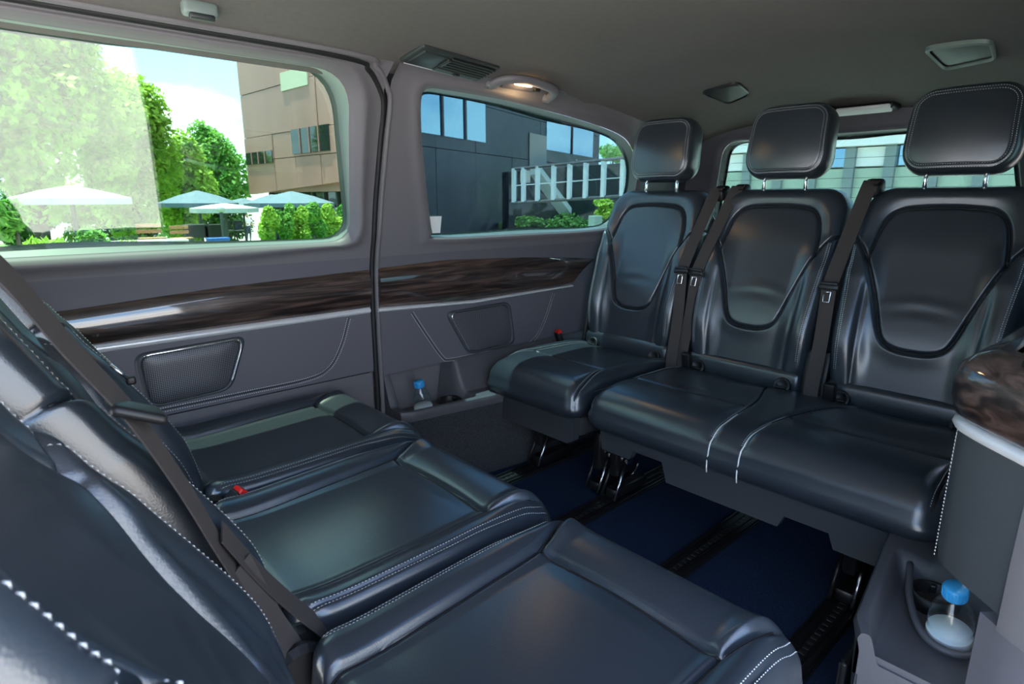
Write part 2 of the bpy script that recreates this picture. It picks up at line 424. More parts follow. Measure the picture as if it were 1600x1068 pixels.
def reveal(hole, mapf, a, b, shrink, endf=None):
    c = hole.mean(0); n = len(hole); V = []
    d = hole-c; d = d/np.linalg.norm(d, axis=1)[:, None]
    for t in (0, .15, .5, .85, 1):
        R_ = hole-d*shrink*t
        for p in R_:
            q = mapf(p[0], p[1], a+(b-a)*t)
            if endf: q = tuple(np.array(mapf(p[0], p[1], a))*(1-t)+np.array(endf(p[0], p[1], .003))*t)
            V.append(q)
    R_ = hole-d*(shrink+.012); V += [(endf(p[0], p[1], .003) if endf else mapf(p[0], p[1], b)) for p in R_]
    return MB().add(V, [(i*n+k, i*n+(k+1) % n, (i+1)*n+(k+1) % n, (i+1)*n+k) for i in range(5) for k in range(n)])
def flatp(x, z, off=0.): return (x+.022*sst0(.85, .98, x), 1.902-.15*(z-.96)+off, z+.026*sst0(1.30, 1.46, z))
def pane(hole, mapf, off, shrink, th=.004):
    c = hole.mean(0); n = len(hole); mb = MB()
    for s_, o_ in ((0, off), (1, off+th)):
        V = []; Fc = []
        for f in (1, .8, .6, .4, .2, .02): V += [mapf(*(c+(p-c)*f*(1-shrink/np.linalg.norm(p-c))), o_) for p in hole]
        Fc = [(i*n+k, i*n+(k+1) % n, (i+1)*n+(k+1) % n, (i+1)*n+k) for i in range(5) for k in range(n)]
        Fc.append(tuple(range(5*n, 6*n)))
        mb.add(V, Fc)
    return mb
bul = lambda d: .016*math.exp(-((d-.045)/.024)**2) - .012*math.exp(-(d/.010)**2)
bul2 = lambda d: .006*math.exp(-((d-.03)/.02)**2) - .008*math.exp(-(d/.008)**2)
hole1 = np.array([tuple(p) for p in rounded([(-.55, .962), (.982, .962), (.938, 1.462), (-.55, 1.466)], [.09, .085, .11, .09], 10)])
hole2 = spline([(1.345, .957), (1.8, .955), (2.25, .957), (2.40, .985), (2.50, 1.10), (2.47, 1.25), (2.36, 1.345), (2.22, 1.388), (1.95, 1.42), (1.585, 1.447), (1.30, 1.454), (1.215, 1.45), (1.197, 1.425), (1.215, 1.33), (1.272, 1.12), (1.300, 1.01), (1.312, .975)], 8, True)
def side(mapf, nm, wn, rear_only=False):
    out = []
    w = bpy.data.objects.new('wall_'+nm, None); COL.objects.link(w); struct(w)
    if not rear_only:
        mb, h = ring_panel(hole1, (-1.2, 1.052, .90, 1.50), mapf, bul)
        mb.build('upper_panel', 'trim_grey', w, smooth=True)
        fr = reveal(h, mapf, .012, .062, .018, flatp).build('window_%d' % wn, 'frame_green', smooth=True); struct(fr)
        pane(h, flatp, 0, .004).build('pane', 'glass_front', fr, smooth=True)
    mb, h = ring_panel(hole2, (1.072, 2.75, .90, 1.50), mapf, bul2)
    mb.build('upper_panel', 'trim_grey', w, smooth=True)
    fr = reveal(h, mapf, .008, .055, .012).build('window_%d' % (wn+1), 'frame_green', smooth=True); struct(fr)
    pane(h, mapf, .045, .008).build('pane', 'glass_rear', fr, smooth=True)
    return w
wl = side(farw, 'left', 1)
wr = side(nearw, 'right', 3, True)
# lower wall sheets
def sheet(w, mapf, x0, x1, z0, z1, name='lower_panel', mt='trim_soft', off=0.):
    xs = np.linspace(x0, x1, 12); zs = np.linspace(z0, z1, 24)
    return MB().grid([[mapf(x, z, off) for z in zs] for x in xs]).build(name, mt, w, smooth=True)
sheet(wl, farw, -1.2, 1.052, .485, .90); sheet(wl, farw, -1.2, 1.052, -.02, .478, 'kick_panel', 'trim_grey', .012)
sheet(wl, farw, 1.072, 2.75, .46, .90); sheet(wl, farw, 1.072, 2.95, -.02, .47, 'kick_panel', 'trim_grey', .07)
sheet(wl, farw, 2.75, 2.98, -.02, 1.50, 'corner_panel', 'trim_soft')
sheet(wl, farw, -1.2, 2.98, -.05, .93, 'leak_backing', 'plastic_dark', .10); sheet(wl, farw, 1.0, 1.15, .9, 1.52, 'pillar_leak_backing', 'plastic_dark', .03)  # unseen backing sheets, added to stop daylight leaking through the panel gaps
MB().box((.9, 1.955, .948), (4.2, .10, .012)).build('sill_leak_cap', 'plastic_dark', wl)  # added cap that blocks sun from falling in behind the wall panels
sheet(wr, nearw, 1.25, 2.75, .46, .90); sheet(wr, nearw, 1.25, 2.95, -.02, .47, 'kick_panel', 'trim_grey', .07); sheet(wr, nearw, 2.75, 2.98, -.02, 1.5, 'corner_panel', 'trim_soft')
# dark rubber seal between sliding door and rear side panel
P = [(-1.2, 1.497), (.3, 1.497), (.90, 1.494), (.985, 1.475), (1.035, 1.43), (1.058, 1.37), (1.062, 1.2), (1.062, .9), (1.062, .6), (1.062, .3), (1.062, 0)]
P = spline(P, 8)
seal = MB().tube([farw(p[0], p[1], .002) for p in P], .009, 8).build('door_seal', 'rubber', wl, smooth=True)
P = spline([(-1.2, 1.504), (.3, 1.504), (.92, 1.502), (1.01, 1.484), (1.062, 1.437), (1.082, 1.37), (1.084, 1.1), (1.082, .9), (1.082, .6), (1.082, .3), (1.082, 0)], 8)
MB().tube([farw(p[0], p[1], .002) for p in P], .009, 8).build('seal_edge', 'trim_grey', wl, smooth=True)
# inlays: walnut band and silver strip on the far wall
def band(xs_, zt, zb, mapf, bulge, n=14, off=-.004):
    G = []
    for x, a, b in zip(xs_, zt, zb):
        r = []
        for j in range(n+1):
            t = j/n; z = a+(b-a)*t; r.append(mapf(x, z, off-bulge*math.sin(math.pi*min(max(t, .0), 1))**.7))
        G.append(r)
    back = [[mapf(x, zt[i], .004), mapf(x, zb[i], .004)] for i, x in enumerate(xs_)]
    mb = MB().grid(G)
    n_ = len(xs_)
    mb.grid([[G[i][0], back[i][0]] for i in range(n_)]); mb.grid([[G[i][-1], back[i][1]] for i in range(n_)])
    for i in (0, n_-1): mb.add(list(G[i])+[back[i][1], back[i][0]], [tuple(range(n+3))])
    return mb
xa = np.linspace(-1.1, 1.046, 60)
t1 = bpy.data.objects.new('trim_1', None); COL.objects.link(t1); struct(t1, 'walnut inlay with silver strip on the sliding door')
band(xa, np.interp(xa, [-1.1, .18, .56, 1.05], [.79, .820, .843, .857]), np.interp(xa, [-1.1, .23, .57, 1.04], [.715, .716, .722, .722]), farw, .020).build('walnut_inlay', 'walnut', t1, smooth=True)
band(xa, np.interp(xa, [-1.1, 1.05], [.716, .723]), np.interp(xa, [-1.1, 1.05], [.690, .702]), farw, .010, 8).build('silver_strip', 'silver', t1, smooth=True)
xb = np.linspace(1.082, 2.245, 70)
t2 = bpy.data.objects.new('trim_2', None); COL.objects.link(t2); struct(t2, 'walnut inlay with silver strip on the rear side panel')
band(xb, np.interp(xb, [1.08, 1.39, 1.8, 2.14, 2.245], [.859, .869, .852, .828, .818]), np.interp(xb, [1.08, 1.52, 2.1, 2.13, 2.245], [.718, .697, .702, .71, .812]), farw, .024).build('walnut_inlay', 'walnut', t2, smooth=True)
xb = np.linspace(1.078, 2.12, 50)
band(xb, np.interp(xb, [1.08, 1.52, 2.12], [.717, .696, .703]), np.interp(xb, [1.08, 1.52, 2.12], [.700, .682, .692]), farw, .012, 8).build('silver_strip', 'silver', t2, smooth=True)
# speakers and stitch lines
def wall_speaker(poly, r, label, name, chrome_idx):
    root = thing(name, label, 'speaker', farw(np.mean([p[0] for p in poly]), np.mean([p[1] for p in poly])))
    inv = -Vector(root.location)
    P = rounded(poly, r, 6); c = Vector((sum(p.x for p in P)/len(P), sum(p.y for p in P)/len(P)))
    def R_(f, o): return [Vector(farw(*(c+(p-c)*f), o))+inv for p in P]
    n = len(P)
    prof = [(1.10, .004), (1.085, -.003), (1.04, -.009), (1.0, -.010), (.97, -.007), (.94, .003)]
    V = [q for f, o in prof for q in R_(f, o)]
    MB().add(V, [(i*n+k, i*n+(k+1) % n, (i+1)*n+(k+1) % n, (i+1)*n+k) for i in range(len(prof)-1) for k in range(n)]).build('surround', 'panel_leather', root, smooth=True)
    V = [q for f, o in ((.95, -.004), (.9, -.007), (.5, -.008), (.05, -.008)) for q in R_(f, o)]
    MB().add(V, [(i*n+k, i*n+(k+1) % n, (i+1)*n+(k+1) % n, (i+1)*n+k) for i in range(3) for k in range(n)]+[tuple(range(3*n, 4*n))]).build('grille', 'grille', root, smooth=True)
    Q = R_(1.0, -.011); MB().tube([Q[i % n] for i in range(*chrome_idx)], .0035, 6).build('chrome_edge', 'chrome', root, smooth=True)
    return root
wall_speaker([(.318, .672), (.605, .680), (.548, .528), (.330, .520)], .035, 'perforated loudspeaker in the sliding door panel under the long walnut inlay', 'door_speaker', (4, 16))
wall_speaker([(1.392, .655), (1.715, .660), (1.745, .480), (1.50, .474)], .04, 'loudspeaker in the rear side panel above the cup holder', 'panel_speaker', (25, 34))
def wall_stitch(P, par, name='stitching'):
    L_ = resample(spline(P, 8), .004); d = np.gradient(L_, axis=0); d /= np.linalg.norm(d, axis=1)[:, None]
    mb = MB()
    for o_ in (-.006, .006):
        Q = L_+np.stack([-d[:, 1], d[:, 0]], 1)*o_
        dashes(mb, [farw(p[0], p[1], -.003) for p in Q], (0, -1, 0), w=.0016, h=.0012)
    mb.build(name, 'thread', par)
    MB().tube([farw(p[0], p[1], .0003) for p in L_], .0016, 5).build('seam', 'rubber', par)
wall_stitch([(-.2, .503), (.33, .503), (.60, .503), (.80, .505), (.88, .53), (.93, .60), (.966, .695)], wl)
wall_stitch([(1.225, .68), (1.29, .58), (1.36, .482), (1.40, .465), (1.55, .462), (1.80, .458), (1.88, .478), (1.94, .55), (2.00, .675)], wl)
# ---------------------------------------------------------------- rear wall with tailgate window
def backw(y, z, off=0.): return (2.97+off-.18*max(0, z-.95), y, z)
hole3 = np.array([tuple(p) for p in rounded([(.38, .97), (1.68, .97), (1.60, 1.375), (.46, 1.375)], .08, 8)])
wb = bpy.data.objects.new('wall_back', None); COL.objects.link(wb); struct(wb)
mb, h3 = ring_panel(hole3, (.14, 1.92, .0, 1.5), backw, bul2); mb.build('tailgate_panel', 'trim_soft', wb, smooth=True)
fr = reveal(h3, backw, .008, .05, .012).build('window_5', 'plastic_dark', smooth=True); struct(fr)
pane(h3, backw, .03, .006).build('pane', 'glass_back', fr, smooth=True)
for k in range(9):
    z = 1.02+k*.042
    MB().tube([backw(.42, z, .026), backw(1.64, z, .026)], .0008, 4).build('heating_wire', 'plastic_dark', fr)
# ---------------------------------------------------------------- side shelves with cup holders
def shelf(sgn, nm, label):
    Y = (lambda y: y) if sgn > 0 else (lambda y: 2*YC-y)
    root = bpy.data.objects.new(nm, None); COL.objects.link(root); struct(root, label)
    xs = np.linspace(1.095, 2.3, 130); N = 60
    def ye(x): return float(np.interp(x, [1.09, 1.14, 1.66, 2.3], [1.80, 1.775, 1.705, 1.69]))
    def zt(x, y):
        w = (y-ye(x))/(1.955-ye(x)); z = .338+.13*float(sst(.42, .78, w))
        bx = float((sst(1.118, 1.155, x) if sgn > 0 else 1.)*(1-sst(1.40-.05*(w-.3), 1.44-.05*(w-.3), x)))
        r = float(sst(.10, .24, w))
        return z*(1-bx*r)+.287*bx*r
    G = []
    for x in xs:
        r = [(x, Y(ye(x)+.004), .298), (x, Y(ye(x)-.002), .322), (x, Y(ye(x)+.003), .335)]
        r += [(x, Y(ye(x)+.01+(1.955-ye(x)-.01)*j/N), zt(x, ye(x)+.01+(1.955-ye(x)-.01)*j/N)) for j in range(N+1)]
        G.append(r)
    mb = MB().grid(G); mb.grid([G[0], [(p[0], p[1], .25) for p in G[0]]])
    mb.build('shelf_top', 'shelf_grey', root, auto=45)
    MB().grid([[(x, Y(ye(x)+.004), .30), (x, Y(ye(x)+.012), .15), (x, Y(ye(x)+.012), -.01)] for x in xs]).build('carpet_side', 'carpet_grey', root, smooth=True)
    MB().grid([[(1.10, Y(y), .30), (1.10, Y(y), -.01)] for y in np.linspace(1.80, 1.955, 6)]).build('end_panel', 'shelf_grey', root)
    # cup ring at the inner end of the pocket
    cx, cy = 1.36, Y(1.855)
    MB().lathe([(.044, .286), (.046, .305), (.044, .318), (.039, .320), (.036, .315), (.034, .290), (0.001, .289)], 28, (cx, cy, 0)).build('cup_ring', 'plastic_black', root, smooth=True)
    for a in (0.3, 2.4, 4.5):
        MB().rbox((cx+.031*math.cos(a), cy+.031*math.sin(a), .308), (.012, .012, .018), .003).build('cup_clip', 'plastic_dark', root, smooth=False)
    if sgn < 0: MB().tube([tuple(p) for p in spline([(1.43, .268, .322), (1.32, .24, .314), (1.235, .202, .308), (1.207, .168, .303), (1.212, .128, .303), (1.25, .098, .31)], 6)], .007, 8).build('pocket_rim', 'shelf_grey', root, smooth=True)
    return root
shelf(1, 'trim_3', 'grey side shelf with bottle pocket under the far speaker')
shelf(-1, 'trim_4', 'grey side shelf with bottle pocket beside the open door')
# ---------------------------------------------------------------- near-side pillar end with walnut cap
PN = spline([(1.60, .165), (1.35, .172), (1.20, .182), (1.155, .178), (1.115, .148), (1.065, .095), (1.03, .055), (1.005, .01), (1.0, -.05)], 8)
def plan(s0, s1, off=0.):
    d = np.gradient(PN, axis=0); d /= np.linalg.norm(d, axis=1)[:, None]
    Q = PN+np.stack([-d[:, 1], d[:, 0]], 1)*(-off)
    n = len(Q); return Q[int(s0*(n-1)):int(s1*(n-1))+1]
def col(s0, s1, levels, name, mt, par, back=.05):
    # a wrapped trim: levels = [(z, offset towards the room)]
    G = [[(q[0], q[1], z) for q in plan(s0, s1, o_)] for z, o_ in levels]
    Bk = [(q[0], q[1], levels[0][0]) for q in plan(s0, s1, -back)]; Bt = [(q[0], q[1], levels[-1][0]) for q in plan(s0, s1, -back)]
    mb = MB().grid(G); mb.grid([G[0], Bk]); mb.grid([G[-1], Bt])
    for k in (0, -1): mb.add([r[k] for r in G]+[Bt[k], Bk[k]], [tuple(range(len(G)+2))])
    return mb.build(name, mt, par, auto=50)
t5 = bpy.data.objects.new('trim_5', None); COL.objects.link(t5); struct(t5, 'trim at the end of the near side panel with walnut cap')
col(0, .86, [(.50, .0), (.52, .003), (.60, .004), (.735, .004)], 'leather_panel', 'panel_leather', t5)
col(0, .90, [(.735, .004), (.738, .010), (.745, .014), (.753, .012), (.757, .004)], 'silver_strip', 'silver', t5)
col(0, .90, [(.757, .004), (.765, .014), (.79, .022), (.82, .022), (.845, .014), (.862, -.004), (.872, -.03)], 'walnut_cap', 'walnut', t5)
col(.45, 1, [(-.05, .002), (.15, .002), (.275, .002)], 'pillar_foot', 'trim_soft', t5)
col(.62, 1, [(.275, .002), (.483, .002)], 'lower_pillar', 'trim_soft', t5)
MB().rbox((-.05, .07, -.06), (2.3, .17, .12), .02).build('door_sill', 'plastic_dark', t5, auto=40)
col(.70, 1, [(.480, .006), (.60, .006), (.73, .004)], 'pillar_cover', 'trim_grey', t5)
col(.9, 1, [(.73, -.02), (1.0, -.045), (1.3, -.08), (1.5, -.13)], 'upper_pillar', 'trim_grey', t5)
mb = MB()
for o_ in (.30, .345):
    dashes(mb, [(*plan(o_, o_+.02, .0055)[0], z) for z in np.linspace(.50, .73, 40)], (-1, .5, 0), w=.001)
mb.build('stitching', 'thread', t5)
sw = plan(.62, .64, .0)[0]
MB().rbox((sw[0]+.012, sw[1]-.012, .872), (.05, .03, .012), .004, Matrix.Rotation(.8, 3, 'Z')).build('switch_plate', 'plastic_black', t5)
MB().rbox((sw[0]+.010, sw[1]-.010, .880), (.034, .006, .004), .002, Matrix.Rotation(.8, 3, 'Z')).build('switch_bar', 'chrome', t5)
d1 = bpy.data.objects.new('door_1', None); COL.objects.link(d1); struct(d1, 'opened sliding door outside the near side')
MB().prism([(.80, -.12, 1.50), (.86, -.12, 1.0), (.95, -.12, -.25), (2.15, -.12, -.25), (2.15, -.12, 1.50)], (0, -.07, 0)).build('door_skin', 'metal_black', d1)
MB().prism([(.83, -.112, 1.46), (.88, -.112, 1.0), (2.1, -.112, 1.0), (2.1, -.112, 1.46)], (0, -.006, 0)).build('door_glass', 'pane_dark', d1)
# black air grille in the carpeted side below the near shelf
vg = thing('floor_air_grille', 'black slotted air grille in the carpeted side below the near bottle', 'air grille', (1.24, .30, .10))
MB().rbox((0, 0, 0), (.13, .012, .19), .005).build('frame', 'plastic_dark', vg)
for k in range(9): MB().rbox((-.048+k*.012, .008, 0), (.005, .010, .165), .001).build('slat', 'plastic_black', vg)
# ---------------------------------------------------------------- floor rails
for k, (y, wh) in enumerate(((1.645, 'nearest the far wall'), (1.25, 'second from the far wall'), (.85, 'second from the open door'), (.445, 'nearest the open door'))):
    r = thing('floor_rail', 'black slotted metal seat rail in the blue carpet, '+wh, 'seat rail', (1.4, y, 0), group='seat rails in the floor')
    MB().rbox((0, 0, .003), (2.3, .086, .008), .003).build('bed', 'plastic_black', r)
    for s_ in (-1, 1):
        MB().rbox((0, s_*.036, .009), (2.3, .008, .012), .003).build('edge', 'metal_black', r)
        MB().rbox((0, s_*.013, .008), (2.3, .010, .008), .002).build('lip', 'steel' if False else 'metal_black', r)
    mb = MB()
    for i in range(90): mb.rbox((-1.12+i*.025, 0, .0078), (.010, .017, .002), .0008, seg=1)
    mb.build('slots', 'rail_slot', r)['kind'] = 'stuff'
# ================================================================== SEATS
UPH = 'leather'
# --- backrest (shared by all six)
BW, BL, BT = .49, .725, .10
SHL = [(-.25, .545), (-.226, .531), (-.198, .497), (-.170, .445), (-.147, .38), (-.126, .31), (-.110, .25), (-.090, .209), (-.053, .189), (0, .184)]
SH = spline(SHL+mir(SHL)[1:], 6)
PUL = [(-.182, .472), (-.174, .55), (-.158, .608), (-.125, .640), (-.06, .650), (0, .652)]
PU = spline(PUL+mir(PUL)[1:], 6)
def back_h(p, q):
    a = np.abs(p)
    bolster = sst(.105, .205, a)*(1-sst(.40, .56, q))*sst(-.02, .20, q)
    hwq = np.interp(q, [.40, .462, .55, .608, .640, .650, .652], [.178, .178, .172, .158, .125, .06, 0])
    surround = .013*(1-np.exp(-(np.minimum(pdist(p, q, PU), .2)/.03)**2))*np.where((q > .652) | (a > hwq), 1, 0)*sst(.44, .52, q)
    dS = pdist(p, q, SH); dP = pdist(p, q, PU)
    inner = (np.interp(a, [x for x, _ in sorted((-x, y) for x, y in SHL)], [y for _, y in sorted((-x, y) for x, y in SHL)]) < q)
    puff = .006*np.exp(-(dS/.035)**2)*np.where(inner, 0., 1.)
    g = -.016*np.exp(-(dS/.0055)**2)-.015*np.exp(-(dP/.0055)**2)
    crease = -.005*np.exp(-((a-.165)/.010)**2)*sst(.0, .06, q)*(1-sst(.34, .43, q))
    wr = .0012*np.sin(q*95+8*p*p*20)*np.exp(-((q-.33)/.04)**2)*np.exp(-(a/.09)**2)
    return .034*bolster+surround+puff+g+crease+wr
def BEND3(q): return .016*np.exp(-((q-.22)/.16)**2)-.030*sst(.5, .8, q)
def bend2(q): return .014*np.exp(-((q-.22)/.16)**2)+.006*sst(.38, .62, q)
def back_place(th, x0, z0):
    bend = bend2 if th > .4 else BEND3
    c, s_ = math.cos(th), math.sin(th)
    def f(p, q, n):
        w = np.interp(q/BL, [0, .25, .6, .9, 1], [.90, .95, 1.0, .98, .95])
        nn = n-BT+bend(q)
        return x0-q*s_+nn*c, p*w, z0+q*c+nn*s_
    return f
def back_re(p, q): return .034+.012*sst(.5, .7, q)
def make_back(th, x0, z0, nu=170, nv=230): return Pad(BW, BL, BT, .085, back_re, back_h, back_place(th, x0, z0), nu, nv, ((.3, -.006), (.7, -.002), (1, .02)))
def back_stitch(pad, th, top=None):
    mb = MB(); nr = (math.cos(th), 0, math.sin(th))
    for s_ in (-1, 1):
        if top:
            L_ = spline([(s_*.214, top), (s_*.214, .58), (s_*.212, .42), (s_*.208, .30), (s_*.208, .18), (s_*.212, .07)], 8)
            pad.stitch(mb, L_, 0, nrm=nr, pitch=.008, w=.0015, h=.0012); continue
        L_ = spline([(s_*.226, .515), (s_*.221, .42), (s_*.217, .30), (s_*.216, .18), (s_*.218, .09)], 8)
        pad.stitch(mb, L_, .0035, nrm=nr); pad.stitch(mb, L_, -.0035, nrm=nr)
    L_ = spline([(-.236, .50), (-.236, .60), (-.222, .675), (-.17, .712), (0, .7165), (.17, .712), (.222, .675), (.236, .60), (.236, .50)], 8)
    return mb
# --- headrest
HW, HL, HT = .305, .262, .115
def head_place(th, x0, z0):
    c, s_ = math.cos(th), math.sin(th)
    def f(p, q, n):
        w = np.interp(q/HL, [0, .3, .8, 1], [.93, 1, .96, .90]); nn = n-.045*(np.abs(p)/(HW/2))**2*.35-.02*((q/HL-.45)*1.6)**2
        return x0-q*s_+nn*c, p*w, z0+q*c+nn*s_
    return f
def head_h(p, q):
    d = HPAD_D(p, q)
    return -.004*np.exp(-((d-.020)/.004)**2)
def make_head(th, x0, z0): return Pad(HW, HL, HT, .062, .026, head_h, head_place(th, x0, z0), 60, 56, ((.15, -.002), (.5, -.001), (.85, .008), (.97, .03), (1, .05)))
_tmp = Pad(HW, HL, HT, .062, .026, lambda p, q: 0*p, None)
HPAD_D = _tmp.dist
def head_stitch(pad, th):
    mb = MB(); nr = (math.cos(th), 0, math.sin(th))
    for ins in (.015, .0245):
        r = .062-ins; x, y = HW/2-ins, HL/2-ins; P = []
        for cx, cy, a0 in ((1, 1, 0), (-1, 1, 90), (-1, -1, 180), (1, -1, 270)):
            for k in range(7):
                a = math.radians(a0+k*15); P.append((cx*(x-r)+r*math.cos(a), HL/2+cy*(y-r)+r*math.sin(a)))
        P.append(P[0]); pad.stitch(mb, P, 0, nrm=nr, w=.0009)
    return mb
def add_headrest(root, yo, th, xb, zb, par_z):
    pad = make_head(th, xb, zb)
    h = obj('headrest', pad.mesh('headrest'), UPH, root, (0, yo, 0))
    head_stitch(pad, th).build('stitching', 'thread', h)
    for s_ in (-1, 1):
        mb = MB().tube([(xb+.05, s_*.078, zb+.05), (xb+.052, s_*.078, par_z)], .0065, 10)
        mb.build('post', 'chrome', h, smooth=True)
# --- front row (its cushions point towards the rear bench)
CW, CL, CT = .528, .60, .165
def cush_lines():
    inner = [(-.178, .0), (-.182, .2), (-.186, .40), (-.192, .455), (-.208, .51), (-.224, .56), (-.236, .60)]
    return spline(inner, 8)
CIN = cush_lines()
CTR = spline([(-.186, .445), (-.10, .452), (0, .455), (.10, .452), (.186, .445)], 6)
CEND = spline([(-.178, .075), (-.09, .07), (0, .068), (.09, .07), (.178, .075)], 6)
def cush_h(p, q):
    a = np.abs(p); am = -a
    d1 = pdist(am, q, CIN); d2 = pdist(p, q, CTR)
    bol = sst(.150, .225, a)*(1-sst(.50, .60, q))
    wI = sst(0, .022, np.interp(q, CIN[:, 1], -CIN[:, 0])-a)
    roll = wI*.018*np.sin(np.pi*np.clip((q-.445)/.155, 0, 1))**.8
    pil = wI*.006*np.clip(1-(a/.19)**2, 0, 1)*(1-sst(.40, .45, q))
    return .026*bol+roll+pil-.015*np.exp(-(d1/.006)**2)*(1-sst(.51, .575, q))-.014*np.exp(-(d2/.0055)**2)*sst(0, .03, .20-a)-.006*np.exp(-((a-.243)/.004)**2)*sst(.0, .05, q)*(1-sst(.42, .5, q)) + .010*np.exp(-((q-.0)/.06)**2)
def cush_re(p, q): return .032+.032*sst(.35, .55, q)
def make_cush(z0, tilt):
    def pl(p, q, n): return q-.015, p*np.interp(q, [0, .3, .6], [.97, 1, 1.0]), z0+n+q*tilt
    return Pad(CW, CL, CT, .055, cush_re, cush_h, pl, 180, 190, ((.25, -.004), (.6, 0), (.62, .006), (1, .012)))
def cush_stitch(pad):
    mb = MB()
    for s_ in (-1, 1):
        L_ = spline([(s_*.243, .03), (s_*.243, .20), (s_*.243, .38), (s_*.243, .48), (s_*.246, .535), (s_*.243, .565)], 8)
        pad.stitch(mb, L_, .005); pad.stitch(mb, L_, -.005)
    return mb
ROW2 = [(1.622, 'dark leather seat against the far window wall, partly sunlit, facing the rear bench'),
        (1.078, 'dark leather seat in the middle of the front row, facing the rear bench'),
        (.530, 'dark leather seat closest to the viewer, facing the rear bench')]
TH2 = math.radians(28)
cp = make_cush(.262, .03); cm = cp.mesh('seat_cushion'); cs = None
bp2 = make_back(TH2, -.01, .395); bm2 = bp2.mesh('backrest'); bs2 = None
def seat_base(root, W, xo0, xo1, z0):
    MB().rbox(((xo0+xo1)/2, 0, z0), (xo1-xo0, W, .07), .02).build('base_shell', 'skirt', root, auto=40)
for i, (y, lab) in enumerate(ROW2):
    r = thing('passenger_seat', lab, 'seat', ((.345, .315, .30)[i], y, 0), 0, 'leather seats of the front row')
    c = obj('seat_cushion', cm, UPH, r)
    if cs is None: cs = cush_stitch(cp).build('stitching', 'thread', c).data
    else: obj('stitching', cs, None, c)
    b = obj('backrest', bm2, UPH, r, ((.012, .002, -.030)[i], 0, 0))
    if i == 0: SEAM2 = [seam(bp2, SH[3:-3], b).data, seam(bp2, PU, b).data]; CSEAM = [seam(cp, CTR, c).data]+[seam(cp, CIN[:-11]*np.array([k_, 1]), c).data for k_ in (-1, 1)]
    else:
        for me_ in SEAM2: obj('seam', me_, None, b)
        for me_ in CSEAM: obj('seam', me_, None, c)
    if bs2 is None: bs2 = back_stitch(bp2, TH2, .67).build('stitching', 'thread', b).data
    else: obj('stitching', bs2, None, b)
    seat_base(r, .46, .02, .52, .235)
    for s_ in (-1, 1):
        MB().rbox((.10, s_*.20, .11), (.05, .03, .20), .008).build('leg', 'metal_black', r); MB().rbox((.40, s_*.20, .11), (.05, .03, .20), .008).build('leg', 'metal_black', r)
        MB().rbox((.25, s_*.20, .03), (.42, .045, .04), .008).build('slide', 'plastic_black', r)
        MB().lathe([(.045, -.012), (.048, 0), (.04, .012)], 20, (-.02, s_*.252, .40), Matrix.Rotation(math.pi/2, 3, 'X')).build('recliner_cover', 'plastic_black', r, smooth=False)
# --- rear row
TH3 = math.radians(15)
X3 = 2.10
def r3_re(p, q): return .035+.040*sst(.3, .55, q)
def r3_place(z0, tilt):
    def pl(p, q, n): return q-.02, p, z0+n+q*tilt-.012*sst(.45, .62, q)
    return pl
R3T, R3L = .125, .62
S1IN = spline([(.195, .02), (.20, .30), (.205, .42), (.215, .50), (.225, .56), (.23, .60)], 6)
def single_h(p, q):
    a = np.abs(p); d1 = pdist(a, q, S1IN); d2 = pdist(p, q, np.array([(-.2, .375), (0, .38), (.2, .375)]))
    roll = .010*np.sin(np.pi*np.clip((q-.375)/.25, 0, 1))
    return .014*sst(.17, .225, a)*(1-sst(.4, .58, q))+roll-.008*np.exp(-(d1/.006)**2)-.008*np.exp(-(d2/.006)**2)*sst(0, .02, .205-a)-.02*np.exp(-(q/.10)**2)
DIN = spline([(.16, .02), (.125, .12), (.085, .24), (.062, .36), (.052, .46), (.047, .54), (.046, .60)], 6)
DOUT = spline([(.485, .02), (.488, .3), (.49, .42), (.492, .52), (.494, .60)], 6)
def double_h(p, q):
    a = np.abs(p); d1 = pdist(a, q, DIN); d3 = pdist(a, q, DOUT); xin = np.interp(q, DIN[:, 1], DIN[:, 0])
    d2 = pdist(a, q, np.array([(.07, .372), (.27, .385), (.485, .375)]))
    onseat = sst(0, .03, a-xin)
    roll = .012*np.sin(np.pi*np.clip((q-.38)/.25, 0, 1))*onseat
    dish = -.012*np.exp(-((a-.27)/.14)**2)*(1-sst(.28, .38, q))
    return roll+dish-.009*np.exp(-(d1/.007)**2)-.007*np.exp(-(d3/.006)**2)-.008*np.exp(-(d2/.006)**2)*onseat-.02*np.exp(-(q/.10)**2)
Z3 = .336
sp = Pad(.50, R3L, R3T, .06, r3_re, single_h, r3_place(Z3, .012), 100, 120, ((.2, -.006), (.6, -.002), (.9, .008), (1, .014)))
dp = Pad(1.04, R3L, R3T, .06, r3_re, double_h, r3_place(Z3, .012), 200, 120, ((.2, -.006), (.6, -.002), (.9, .008), (1, .014)))
def side_stitch(mb, W, s_, z0):
    for dz in (.085, .030):
        dashes(mb, [(x, s_*(W/2+.0055), z0+dz+.012*x) for x in np.linspace(.05, .50, 60)], (0, s_, 0), w=.001)
bp3 = make_back(TH3, -.005, .448); bm3 = bp3.mesh('backrest')
bs3 = None
